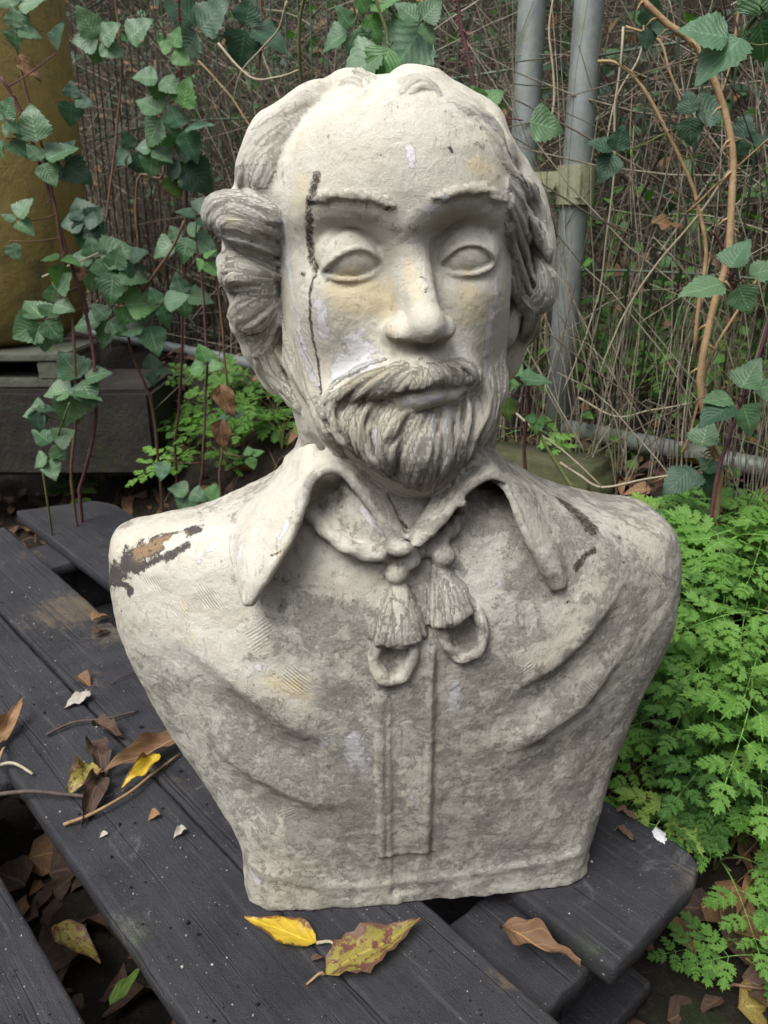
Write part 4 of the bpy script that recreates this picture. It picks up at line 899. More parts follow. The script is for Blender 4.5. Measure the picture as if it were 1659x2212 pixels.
class MB:
    def __init__(s): s.V = []; s.F = []; s.n = 0; s.at = []
    def add(s, V, F, a=0.):
        s.V.append(V); s.F += [tuple(i+s.n for i in f) for f in F]; s.n += len(V); s.at.append(np.full(len(V), a)); return s
    def mesh(s, name, mat, smooth=True, off=None):
        V = np.vstack(s.V); V = V if off is None else V-np.asarray(off)
        me = bpy.data.meshes.new(name); F = [tuple(dict.fromkeys(f)) for f in s.F]; me.from_pydata(V.tolist(), [], F)
        if smooth: me.shade_smooth()
        me.materials.append(mat); return me
def obj(name, me, parent=None, loc=None):
    o = bpy.data.objects.new(name, me)
    if loc is not None: o.location = tuple(loc)
    return link(o, parent)
def empty(name, loc, label, cat, group=None, rz=0.):
    o = obj(name, None, None, loc); o.rotation_euler = (0, 0, rz); o.empty_display_size = .02; return tag(o, label, cat, group)
def rbox(sx, sy, sz, bev=.003, wob=0., cuts=1, seed=0):
    import bmesh
    bm = bmesh.new(); bmesh.ops.create_cube(bm, size=1)
    for v in bm.verts: v.co = Vector((v.co.x*sx, v.co.y*sy, v.co.z*sz))
    if cuts > 1:
        es = [e for e in bm.edges if abs((e.verts[0].co-e.verts[1].co).x) > sx*.5]; bmesh.ops.subdivide_edges(bm, edges=es, cuts=cuts, use_grid_fill=True)
    if bev: bmesh.ops.bevel(bm, geom=[e for e in bm.edges if len(e.link_faces) == 2 and e.calc_face_angle() > .5], offset=bev, segments=2, affect='EDGES')
    r = random.Random(seed)
    if wob:
        for v in bm.verts:
            p = np.array([list(v.co)])*1.; d = perlin(p*23+seed*3.1)[0]*wob; v.co += Vector((d, perlin(p*19+7+seed)[0]*wob, d*.5))
    return bm
def bm_obj(name, bm, mat, parent=None, loc=(0, 0, 0), rz=0., smooth=False):
    me = bpy.data.meshes.new(name); bm.to_mesh(me); bm.free(); me.materials.append(mat)
    if smooth: me.shade_smooth()
    o = obj(name, me, parent, loc); o.rotation_euler = (0, 0, rz); return o
# ---------------------------------------------------------------- the pallet
RZ = math.atan2(DD[1], DD[0])
def qs(q, s, z=0.): return np.array([DN[0]*q+DD[0]*s, DN[1]*q+DD[1]*s, z])
def plank(q0, q1, s0, s1, z, th, parent, name, org, skew=0., seed=1, outline=None, nicks=.0016):
    """a board seen from above as an outline in (s, q), given thickness, worn edges and a slightly wavy top"""
    L, W = s1-s0, q1-q0; O = outline or [(s0, q0), (s1, q0), (s1, q1), (s0, q1)]
    O = np.array(O, float); n = len(O); pts = []
    for i in range(n):                                   # round the corners a little and add points along the sides
        a, b, c = O[i-1], O[i], O[(i+1) % n]; r = .007
        u1 = (a-b)/np.linalg.norm(a-b); u2 = (c-b)/np.linalg.norm(c-b)
        for t in (0, .33, .66, 1): pts.append((1-t)**2*(b+u1*r)+2*t*(1-t)*b+t*t*(b+u2*r))
        d = np.linalg.norm(c-b); m = max(2, int(d/.02))
        for k in range(1, m): pts.append(b+u2*r+(c-u2*r-b-u2*r)*(k/m))
    pts = np.array(pts); cen = pts.mean(0)
    rs = np.random.RandomState(seed)
    j = fbm(np.c_[pts*60, np.full(len(pts), seed*1.7)]/1., 1., 3)*nicks; dirs = pts-cen; nrm = np.zeros_like(pts); t_ = np.roll(pts, -1, 0)-np.roll(pts, 1, 0); nrm = np.c_[t_[:, 1], -t_[:, 0]]; nrm /= np.linalg.norm(nrm, axis=1)[:, None]+1e-9
    sgn = np.sign((nrm*dirs).sum(1).mean() or 1); nrm *= sgn; pts = pts+nrm*j[:, None]
    rings = []
    for off, zz in ((-.0045, 0.), (-.0016, -.0008), (0., -.0035), (.0004, -th*.5), (0., -th+.003), (-.003, -th)):
        w = fbm(np.c_[pts*90, np.full(len(pts), zz*900+seed)], 1., 2)*nicks*.5
        rings.append(np.c_[pts+nrm*(off+w)[:, None], np.full(len(pts), zz)])
    V = np.vstack(rings); V[:, 2] += fbm(np.c_[V[:, :2]*4, np.zeros(len(V))], 1, 2)*.0012
    m = len(pts); F = []
    for k in range(len(rings)-1):
        for i in range(m): F.append((k*m+i, k*m+(i+1) % m, (k+1)*m+(i+1) % m, (k+1)*m+i))
    F.append(tuple(range(m))[::-1]); F.append(tuple((len(rings)-1)*m+i for i in range(m)))
    W3 = np.c_[DD[0]*V[:, 0]+DN[0]*V[:, 1], DD[1]*V[:, 0]+DN[1]*V[:, 1], V[:, 2]+z]
    c = np.array([W3[:, 0].mean(), W3[:, 1].mean(), z])
    me = bpy.data.meshes.new(name); ca, sa_ = math.cos(-RZ), math.sin(-RZ); Lc = W3-c; Lc = np.c_[ca*Lc[:, 0]-sa_*Lc[:, 1], sa_*Lc[:, 0]+ca*Lc[:, 1], Lc[:, 2]]
    me.from_pydata(Lc.tolist(), [], F); me.materials.append(M['plank'])
    import bmesh
    bm = bmesh.new(); bm.from_mesh(me); bmesh.ops.recalc_face_normals(bm, faces=bm.faces); bm.to_mesh(me); bm.free()
    for p in me.polygons: p.use_smooth = len(p.vertices) == 4
    o = obj(name, me, parent, c-np.array(org)); o.rotation_euler = (0, 0, RZ+math.radians(skew)); return o, c
def build_pallet():
    org = (-.3, 1.0, -.2); pal = empty('pallet', org, 'black weathered wooden pallet carrying the stone bust', 'pallet')
    TH = .026; Z1 = -TH-.001
    f = lambda u, v: (lambda p: (float(p[:2]@DD), float(p[:2]@DN)))(on_z(u, v, 0.))
    plank(-.02, .141, -1.85, -.20, 0, TH, pal, 'deck_board', org, seed=2)
    plank(.207, .3385, -1.85, -.235, 0, TH, pal, 'deck_board', org, seed=3)
    plank(.3445, .468, -1.87, -.262, 0, TH, pal, 'deck_board', org, skew=0, seed=4, outline=[(-1.87, .349), (-.262, .337), (-.262, .452), (-1.86, .49)])
    o, c = plank(.535, .72, -1.94, -.27, 0, TH*1.05, pal, 'deck_board', org, seed=5, outline=[(-1.955, .545), f(1130, 1935), f(1328, 2092), f(1500, 1905), f(1512, 1868), f(1490, 1838), (-.62, .728), (-1.84, .745), (-1.90, .72)])
    a = o.data.attributes.new('smudge', 'FLOAT', 'POINT')
    o2 = None
    for s0, s1 in ((-.43, -.302), (-1.10, -.97), (-1.76, -1.62)):
        O = [(s0, -.02), (s0, .70), (s1, .70), (s1, -.02)]
        plank(0, 1, s0, s1, Z1, TH, pal, 'cross_board', org, seed=int(-s0*30), outline=O, nicks=.003)
    for s0 in (-.40, -1.035, -1.70):
        for q in (.06, .36, .62):
            p = qs(q, s0, Z1-TH-.001-.052)
            bm = rbox(.12, .13, .102, .004, .002, seed=int(q*10)); bm_obj('block', bm, M['plank'], pal, p-np.array(org), RZ)
    for q in (.06, .36, .62):
        plank(q-.06, q+.06, -1.85, -.30, -.157, .024, pal, 'bottom_board', org, seed=int(q*50))
    # white paint smudge on the corner of the far board, scuffed flat
    cor = o.data; pts = np.zeros(len(cor.vertices)); a.data.foreach_set('value', pts)
    return pal
build_pallet()
# ---------------------------------------------------------------- leaves
def leaflet(L=1., W=.36, teeth=9, depth=.05, fold=.12, curl=.15, tip=1.25, rows=10, seed=0, wave=.0, asym=0.):
    """a single leaf blade along +Y, base at the origin, upper side +Z"""
    r = random.Random(seed); V = []; UV = []; cols = (-1, -.5, 0, .5, 1)
    for i in range(rows+1):
        t = i/rows; w = W*(math.sin(math.pi*min(1, t**.72)))**.85*(1-.25*t)*tip if 0 < i < rows else .004
        for c in cols:
            e = 1.
            if abs(c) == 1 and 0 < i < rows: e = 1+depth*(2 if i % 2 else -1.4)*r.uniform(.6, 1.3)
            x = c*w*e; z = abs(c)*w*fold*2-curl*t*t*L+wave*math.sin(t*9+c*2+seed)+abs(c)*wave*math.sin(t*17+seed)*1.2
            y = t*L-(abs(c)*w*.22*min(1, t*2.2) if i < rows else 0)+(depth*.25*e if abs(c) == 1 else 0)
            V.append((x+asym*t*t, y, z)); UV.append((.5+c*.5, t))
    F = [(i*5+j, i*5+j+1, i*5+j+6, i*5+j+5) for i in range(rows) for j in range(4)]
    return np.array(V), F, np.array(UV)
def leaf_mesh(name, mat, **kw):
    V, F, UV = leaflet(**kw); me = np_mesh(name, V, F, mat, True, UV); return me
BL = {k: [leaf_mesh('leaf', M[k], rows=16, depth=.042, W=.42+.03*s, fold=.05+.04*s, curl=.06+.07*s, seed=s, wave=.014) for s in range(3)] for k in ('bram', 'bramd', 'bramy', 'bramr', 'bramw')}
def orient(dirv, nrm):
    y = Vector(dirv).normalized(); z = Vector(nrm); z = (z-y*z.dot(y)).normalized(); x = y.cross(z); return Matrix((x, y, z)).transposed()
def put_leaf(me, p, dirv, nrm, size, parent=None, name='leaf', off=(0, 0, 0)):
    o = bpy.data.objects.new(name, me); m = orient(dirv, nrm).to_4x4(); m = Matrix.Translation(Vector(p)-Vector(off))@m@Matrix.Scale(size, 4); o.matrix_basis = m; link(o, parent); return o
def scr(u, v, y): return on_y(u, v, y)
# each cane: name, material, radius, [(u, v)...], depth at both ends, label
CANES = {}
def cane(key, mat, r, pts, y0, y1, label, group='bramble canes'):
    S = spline([list(p) for p in pts], 26); ys = np.linspace(y0, y1, 26)
    P = np.array([scr(u, v, y) for (u, v), y in zip(S, ys)])
    P += np.c_[fbm(np.c_[P*7], 1, 2), fbm(P*7+9, 1, 2), np.zeros(len(P))]*.006
    g = ground_z(P[:, 0], P[:, 1])
    if pts[-1][1] > 850: P[-1, 2] = min(P[-1, 2], g[-1]-.01)
    root = empty('bramble', P[-1], label, 'bramble', group)
    mb = MB(); mb.add(*tube(P, np.linspace(r*.75, r, 26), 7)); obj('stem', mb.mesh('stem', M[mat], off=P[-1]), root)
    if r > .0035:                                        # thorns
        tb = MB(); rr = random.Random(len(key)*7+int(r*1e5))
        for k in range(34):
            i = rr.uniform(0, 24.9); j = int(i); p = P[j]+(P[j+1]-P[j])*(i-j); a = rr.uniform(0, 6.28); d = np.array([math.cos(a), math.sin(a)*.6, -.35]); d /= np.linalg.norm(d)
            tb.add(*tube([p, p+d*r*1.6, p+d*r*3.2-np.array([0, 0, r])], [r*.55, r*.28, r*.04], 4))
        o = obj('thorns', tb.mesh('thorns', M[mat], off=P[-1]), root); o['kind'] = 'stuff'
    CANES[key] = (root, P, mat, r)
def bleaf(key, u, v, size, ang, n=3, kind='bram', flat=.5, y=None, spread=1.):
    """a compound bramble leaf: hub at (u, v), terminal leaflet pointing at screen angle ang, leaflet length in picture units"""
    root, P, mat, r = CANES[key]; rr = random.Random(int(u*7+v*13))
    i = None; uvs = []
    d = P[:, 1]; yy = y
    if yy is None:
        px = 829.5+F_PX*P[:, 0]/(P[:, 1]*CT-(P[:, 2]-CH)*ST); py = 1106-F_PX*((P[:, 2]-CH)*CT+P[:, 1]*ST)/(P[:, 1]*CT-(P[:, 2]-CH)*ST)
        i = int(np.argmin((px-u)**2+(py-v)**2)); yy = P[i, 1]-rr.uniform(.01, .05)
    h = scr(u, v, yy); i = int(np.argmin(np.linalg.norm(P-h, axis=1))) if i is None else i
    sc = yy*1.02/1729; L = size*sc*(.90 if yy > 1.5 else 1.05)
    toc = (CAM-h)/np.linalg.norm(CAM-h); right = np.array([1., 0, 0]); up = np.cross(right, -toc); up /= np.linalg.norm(up)
    if up[2] < 0: up = -up
    N0 = toc*(1-flat)+np.array([0, 0, 1.])*flat*.9+np.array([rr.uniform(-.3, .3), rr.uniform(-.2, .2), rr.uniform(-.2, .3)]); N0 /= np.linalg.norm(N0)
    offs = {1: [0], 3: [0, 88, -88], 4: [0, 62, -62, 125], 5: [0, 62, -62, 128, -128]}[n]
    M_ = BL[kind]; off = np.array(root.location)
    q = P[i]; mid = (q+h)/2+np.array([0, -.004, -.004]); mb = MB(); mb.add(*tube(spline([q, mid, h], 7), np.linspace(.0013, .0009, 7), 5)); 
    pet = obj('leaf_stalk', mb.mesh('leaf_stalk', M[mat if mat != 'canet' else 'caneg'], off=off), root)
    for k, o_ in enumerate(offs):
        a = math.radians(ang+o_*spread+rr.uniform(-9, 9)); d = right*math.cos(a)+up*math.sin(a)
        d = d-toc*rr.uniform(-.25, .25)+np.array([0, 0, -.10]); s = L*(1. if k == 0 else .86)*rr.uniform(.72, 1.12)
        nn = N0+np.array([rr.uniform(-.22, .22), rr.uniform(-.2, .2), rr.uniform(-.12, .12)])
        st = .16 if k == 0 else .05
        put_leaf(rr.choice(M_), h+d/np.linalg.norm(d)*s*st, d, nn, s, pet, off=off)
# ---------------------------------------------------------------- brambles in front of and beside the fence
cane('a', 'cane', .0042, [(2, 165), (45, 235), (88, 360), (122, 470), (158, 580), (192, 700), (208, 800), (205, 920), (188, 1010), (160, 1078)], 1.60, 1.75, 'thick purple bramble cane crossing in front of the yellow drum')
cane('b', 'caneb', .0034, [(24, -30), (28, 60), (50, 170), (85, 290), (112, 420), (138, 560), (160, 720), (165, 860), (158, 980), (152, 1070)], 1.58, 1.72, 'thin brown bramble cane hanging over the drum from the top left corner')
cane('c', 'cane', .0036, [(385, -30), (388, 80), (392, 200), (400, 330), (402, 460), (398, 620), (392, 780), (386, 900), (372, 985)], 1.75, 1.95, 'upright bramble cane left of the bust carrying the mined pale leaves')
cane('d', 'caneb', .0030, [(335, 130), (345, 260), (352, 380), (300, 380), (296, 480), (298, 560), (296, 640)], 1.85, 1.95, 'straight tan-brown bramble shoot among the dark stems left of the head')
cane('e', 'caneb', .0034, [(398, 478), (370, 540), (320, 610), (285, 665), (275, 720), (290, 780), (318, 840), (335, 900), (340, 980)], 1.70, 1.85, 'kinked reddish bramble cane bending left then down beside the purple one')
cane('f', 'cane', .0030, [(425, 520), (438, 620), (446, 760), (442, 880), (438, 1000), (428, 1060)], 1.65, 1.72, 'slim thorny bramble cane nearest to the left side of the bust')
cane('g', 'caneb', .0026, [(462, 560), (478, 680), (486, 800), (490, 900), (482, 960), (470, 1040)], 1.62, 1.7, 'dark bramble cane with a withered leaf left of the beard')
cane('h', 'caneg', .0026, [(150, 870), (128, 930), (108, 985), (92, 1030)], 1.62, 1.66, 'short green bramble shoot low in front of the timber')
cane('i', 'caneg', .0030, [(660, -20), (650, 40), (648, 120), (652, 185)], 1.25, 1.3, 'green bramble tip rising behind the left of the crown')
cane('j', 'cane', .0036, [(985, -30), (995, 60), (1010, 130), (1024, 200), (1032, 232)], 1.18, 1.2, 'reddish green thorny cane coming down to the right of the crown')
cane('k', 'cane', .0030, [(1140, 820), (1142, 880), (1136, 960), (1138, 1030)], 1.12, 1.14, 'short red bramble shoot with mottled leaves between the neck and the posts')
cane('l', 'caneg', .0030, [(1155, 905), (1180, 960), (1215, 1020), (1240, 1058)], 1.12, 1.08, 'green thorny shoot leaning down towards the right shoulder')
cane('m', 'canet', .0060, [(1370, -20), (1440, 50), (1500, 95), (1545, 180), (1572, 270), (1582, 340), (1578, 430), (1566, 560), (1540, 650), (1522, 740), (1514, 830), (1524, 910), (1545, 985), (1562, 1050)], 1.25, 1.16, 'thick tan thorny dead cane arching down the right side')
cane('n', 'canet', .0034, [(1290, 132), (1330, 135), (1375, 170), (1420, 240), (1465, 330), (1500, 430), (1520, 540), (1510, 640), (1500, 760)], 1.38, 1.3, 'pale dead cane arching across the wire mesh right of the posts')
cane('o', 'cane', .0030, [(1680, 640), (1640, 760), (1600, 870), (1572, 950), (1552, 1010), (1540, 1060)], 1.12, 1.10, 'red cane entering from the right edge above the cow parsley')
cane('p', 'caneg', .0030, [(1680, -30), (1650, 20), (1615, 60), (1600, 110)], .98, 1.0, 'leafy bramble tip hanging in the top right corner')
cane('q', 'caneg', .0028, [(700, -60), (760, -10), (830, 10), (890, 60), (935, 20)], 1.4, 1.35, 'green shoot with drooping leaves above the crown')
cane('r', 'caneg', .0028, [(800, -40), (820, 20), (836, 70), (842, 130)], 1.3, 1.3, 'short bramble tip with toothed leaf hanging above the forehead')
cane('s', 'caneb', .0028, [(560, -40), (565, 60), (560, 150)], 1.9, 1.9, 'shaded bramble tip with broad dark leaves top left of the crown')
cane('t', 'caneb', .0030, [(240, -40), (260, 60), (262, 160), (250, 300), (230, 470), (215, 620)], 2.0, 2.05, 'dim bramble cane behind the front ones near the drum')
cane('u', 'cane', .0028, [(1540, 500), (1575, 560), (1590, 640)], 1.05, 1.08, 'small bramble spray with speckled leaves at the right edge')
for a in [
 ('b', 30, 20, 62, 20, 3, 'bram'), ('b', 30, 62, 55, -10, 3, 'bram'), ('a', 120, 115, 60, 75, 1, 'bramd'), ('a', 8, 262, 60, 60, 3, 'bram'), ('a', 12, 300, 64, -30, 3, 'bram'), ('b', 84, 320, 84, 92, 1, 'bram'),
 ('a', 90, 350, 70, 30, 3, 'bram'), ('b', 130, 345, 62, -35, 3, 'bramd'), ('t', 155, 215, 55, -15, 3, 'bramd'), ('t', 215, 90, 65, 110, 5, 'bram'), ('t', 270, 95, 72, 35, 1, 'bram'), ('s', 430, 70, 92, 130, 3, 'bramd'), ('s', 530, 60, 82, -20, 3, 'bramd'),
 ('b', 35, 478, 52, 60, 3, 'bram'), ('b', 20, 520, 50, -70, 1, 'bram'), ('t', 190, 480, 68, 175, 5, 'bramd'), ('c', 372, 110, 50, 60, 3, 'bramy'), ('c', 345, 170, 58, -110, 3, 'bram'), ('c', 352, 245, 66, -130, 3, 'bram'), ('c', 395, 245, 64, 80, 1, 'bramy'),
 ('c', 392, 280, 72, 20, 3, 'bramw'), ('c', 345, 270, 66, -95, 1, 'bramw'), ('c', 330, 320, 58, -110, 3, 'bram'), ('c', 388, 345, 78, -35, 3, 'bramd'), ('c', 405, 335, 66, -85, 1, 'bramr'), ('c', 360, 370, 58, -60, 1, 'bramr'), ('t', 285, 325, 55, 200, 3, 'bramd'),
 ('e', 205, 560, 76, 30, 5, 'bram'), ('e', 245, 585, 82, -10, 3, 'bram'), ('a', 110, 655, 62, -15, 3, 'bram'), ('a', 95, 690, 76, 195, 4, 'bram'), ('a', 122, 640, 52, 60, 1, 'bram'), ('a', 130, 560, 55, -100, 3, 'bramy'), ('e', 235, 690, 78, 190, 4, 'bram'), ('e', 260, 660, 70, 10, 3, 'bramy'),
 ('e', 320, 700, 84, 200, 3, 'bram'), ('e', 345, 660, 66, 25, 3, 'bramw'), ('c', 395, 640, 56, 10, 3, 'bram'), ('c', 405, 510, 60, -30, 3, 'bram'), ('c', 385, 520, 52, 200, 3, 'bram'), ('f', 425, 470, 60, 60, 3, 'bramd'), ('f', 440, 560, 44, -40, 3, 'bramy'),
 ('a', 175, 820, 86, 30, 3, 'bram'), ('a', 160, 840, 80, -100, 3, 'bram'), ('h', 85, 890, 46, 190, 3, 'bram'), ('h', 78, 885, 44, -80, 3, 'bramd'), ('h', 112, 960, 62, 40, 3, 'bram'), ('h', 104, 985, 62, -70, 3, 'bram'), ('e', 330, 800, 48, 0, 3, 'bramd'), ('f', 448, 790, 58, 100, 3, 'bramy'),
 ('f', 355, 990, 56, -95, 1, 'bramw'), ('f', 410, 1062, 60, 250, 3, 'bram'), ('f', 428, 1058, 62, -30, 1, 'bramy'), ('e', 280, 560, 60, -60, 3, 'bramd'), ('t', 175, 480, 50, 20, 3, 'bramd'), ('g', 540, 985, 40, 20, 3, 'bramy'), ('g', 498, 900, 36, 100, 3, 'bramd'),
 ('q', 760, 62, 62, 210, 3, 'bram'), ('q', 790, 30, 58, 30, 3, 'bramy'), ('r', 842, 100, 90, 200, 1, 'bram'), ('r', 850, 90, 70, -120, 1, 'bramy'), ('q', 940, 28, 130, 225, 1, 'bramw'), ('q', 905, 50, 60, 40, 3, 'bram'), ('j', 1042, 228, 44, 40, 3, 'bramy'), ('j', 1078, 258, 74, 178, 1, 'bramy'), ('j', 1130, 260, 70, 2, 1, 'bram'),
 ('k', 1105, 812, 50, 120, 4, 'bramy'), ('k', 1112, 820, 88, 8, 1, 'bram'), ('k', 1098, 850, 64, -95, 1, 'bramr'), ('l', 1160, 905, 30, -100, 3, 'bramy'), ('p', 1590, 88, 118, 170, 1, 'bramw'), ('p', 1620, 70, 108, 215, 1, 'bramw'), ('p', 1640, 40, 100, 20, 3, 'bram'), ('p', 1660, 95, 80, -60, 1, 'bram'), ('p', 1640, 10, 90, 110, 1, 'bramy'),
 ('u', 1570, 590, 84, 70, 1, 'bramw'), ('u', 1580, 610, 95, 190, 1, 'bram'), ('u', 1590, 608, 74, -60, 1, 'bram'), ('u', 1605, 600, 90, 20, 1, 'bram'), ('o', 1595, 850, 66, 60, 1, 'bram'), ('o', 1590, 860, 88, 185, 1, 'bram'), ('o', 1592, 870, 90, 205, 1, 'bramd'), ('o', 1600, 865, 84, -60, 1, 'bram'), ('o', 1615, 845, 80, 20, 1, 'bram'),
 ('m', 1512, 975, 76, 70, 1, 'bram'), ('m', 1500, 1010, 72, 210, 1, 'bramd'), ('m', 1510, 1015, 66, -60, 3, 'bramd'), ('n', 1490, 250, 60, 20, 3, 'bramd'), ('n', 1330, 330, 60, 160, 3, 'bramd'), ('n', 1400, 60, 55, 0, 3, 'bramd'), ('n', 1600, 300, 60, 0, 3, 'bramd')]:
    if a[5]: bleaf(*a)
# ---------------------------------------------------------------- fence
def build_fence():
    fd = np.array([.7, -.71, 0]); pr = np.array([.368, 1.66, 0]); pl = np.array([.28, 1.75, 0]); zr = .25
    def panel(p0, sgn, length, label, wires_to):
        root = empty('mesh_fence', p0+np.array([0, 0, .2]), label, 'fence', 'steel mesh fence panels'); off = p0+np.array([0, 0, .2])
        mb = MB(); mb.add(*tube([p0+np.array([0, 0, z]) for z in (.17, .5, 1.0, 1.5, 2.5)], .0272, 24)); obj('post', mb.mesh('post', M['pipe'], off=off), root)
        e = p0+fd*sgn*length
        mb = MB(); mb.add(*tube([e+np.array([0, 0, z]) for z in (.17, 1.0, 2.5)], .0272, 20)); obj('post', mb.mesh('post', M['pipe'], off=off), root)
        for z, nm in ((zr, 'bottom_rail'), (2.4, 'top_rail')):
            mb = MB(); mb.add(*tube([p0+fd*sgn*t+np.array([0, 0, z]) for t in np.linspace(.02, length, 5)], .0185, 20)); obj(nm, mb.mesh(nm, M['pipe'], off=off), root)
        wv = None; k = 0
        for t in np.arange(.075, wires_to, .052):
            a = p0+fd*sgn*t+np.array([0, -.004, zr]); b = a+np.array([0, 0, 2.15]); m_ = (a+b)/2+np.array([math.sin(k*2.1)*.004, math.cos(k*1.7)*.006, 0])
            mb = MB(); mb.add(*tube([a, m_, b], .0024, 5)); obj('wire', mb.mesh('wire', M['wire'], off=off), root); k += 1
        for z in (.56, .60, .93, .975, 1.32):
            if z in (.60, .975): continue
            mb = MB(); mb.add(*tube([p0+fd*sgn*t+np.array([0, .004, z+.012*math.sin(t*5+z)]) for t in np.linspace(.01, length, 14)], .0028, 5)); obj('wire', mb.mesh('wire', M['wire'], off=off), root)
        return root
    panel(pr, 1, 1.5, 'right hand fence panel with green wire mesh and the thicker looking nearer post', .95)
    panel(pl, -1, 2.9, 'left hand fence panel running behind the bust towards the yellow drum', 2.2)
    c = on_y(1210, 400, 1.655); zc = c[2]
    root = empty('fence_clamp', (pr[0], pr[1], zc), 'pale zinc clamp bolting the two fence posts together', 'clamp')
    for p, nm in ((pr, 'band'), (pl, 'band')):
        mb = MB(); a = np.linspace(-.25, math.pi*1.3, 18); R = .0335
        dirp = (pl-pr)/np.linalg.norm(pl-pr); 
        V = []; F = []
        for k, an in enumerate(a):
            for r_, z_ in ((R, -.035), (R+.003, -.035), (R+.003, .035), (R, .035)): V.append([math.cos(an)*-r_+0, math.sin(an)*-r_, z_])
        for k in range(len(a)-1):
            for j in range(4): F.append((k*4+j, k*4+(j+1) % 4, (k+1)*4+(j+1) % 4, (k+1)*4+j))
        F += [(0, 3, 2, 1), tuple(len(V)-4+i for i in range(4))]
        me = MB().add(np.array(V), F).mesh(nm, M['clampm'], smooth=False); o = obj(nm, me, root, (p[0]-pr[0], p[1]-pr[1], 0))
    q = (pl-pr)
    for dz, sy in ((.0, .004),):
        d = q/np.linalg.norm(q); o_ = np.array([-.03, -.034, 0])
        bm = rbox(np.linalg.norm(q)+.02, .005, .05, .0015); bm_obj('strap', bm, M['clampm'], root, q/2+np.array([-.006, -.034, 0]), math.atan2(q[1], q[0]))
    mb = MB(); mb.add(*tube([q*.5+np.array([-.01, -.055, 0]), q*.5+np.array([.0, -.01, 0])], .008, 6)); mb.add(*tube([q*.5+np.array([-.012, -.062, 0]), q*.5+np.array([-.009, -.05, 0])], .014, 6)); obj('bolt', mb.mesh('bolt', M['clampm'], smooth=False), root)
    # concrete foot under the posts
    g = on_y(1180, 990, 1.42); bm = rbox(.26, .15, .10, .02, .014, 8, seed=4); o = bm_obj('concrete_slab', bm, M['moss'], None, (g[0], g[1]+.02, g[2]-.05), -.6, True); tag(o, 'mossy concrete fence foot below the two posts', 'concrete slab')
build_fence()
# ---------------------------------------------------------------- drum, block and timber at the left
def build_left():
    y = 2.45; c = on_y(20, 400, y); xr = on_y(152, 300, y-.02)[0]; R = .36; cx = xr-R
    zb = on_y(60, 752, y-.2)[2]
    prof = [(0, .0), (.20, .0), (.262, .006), (.292, .03), (.315, .08), (.336, .18), (.352, .34), (.360, .52), (.362, .75), (.36, 1.0), (.36, 1.6), (.30, 1.62), (0, 1.62)]
    n = 64; V = []; F = []; a = np.linspace(0, 2*math.pi, n, endpoint=False)
    for r, z in prof:
        for an in a: V.append((r*math.cos(an), r*math.sin(an), z+.004*math.sin(an*3+z*7)))
    for k in range(len(prof)-1):
        for j in range(n): F.append((k*n+j, k*n+(j+1) % n, (k+1)*n+(j+1) % n, (k+1)*n+j))
    me = MB().add(np.array(V), F).mesh('drum', M['drum']); o = obj('drum', me, None, (cx, y, zb)); tag(o, 'tall mottled yellow drum at the left edge standing on a hollow block', 'drum')
    # hollow concrete block
    import bmesh
    w, d, h = .50, .30, zb-on_y(60, 838, y-.32)[2]; bx = on_y(132, 790, y-.33)[0]-w/2
    V = []; F = []
    root = empty('concrete_block', (bx, y-.17, zb-h-.001), 'hollow concrete block under the yellow drum', 'block')
    for k, (x0, x1, z0, z1) in enumerate(((-w/2, w/2, 0, .28*h), (-w/2, w/2, .80*h, h), (-w/2, -w/2+.08, .28*h, .8*h), (w/2-.07, w/2, .28*h, .8*h), (-.02, .03, .28*h, .8*h))):
        bm = rbox(x1-x0-.0006*k, d-.001*k, z1-z0, .004, .004, 3, seed=k); bm_obj('wall', bm, M['conc'], root, ((x0+x1)/2, 0, (z0+z1)/2-.0003*k), 0, False)
    # timber sleeper
    zt = zb-h-.002; x1 = on_y(330, 880, 2.12)[0]; hh = .24
    bm = rbox(1.5, .34, hh, .012, .008, 8, seed=3); o = bm_obj('timber_sleeper', bm, M['sleep'], None, (x1-.75, 2.28, zt-hh/2), 0, False); tag(o, 'old dark timber sleeper lying beneath the concrete block', 'timber')
build_left()
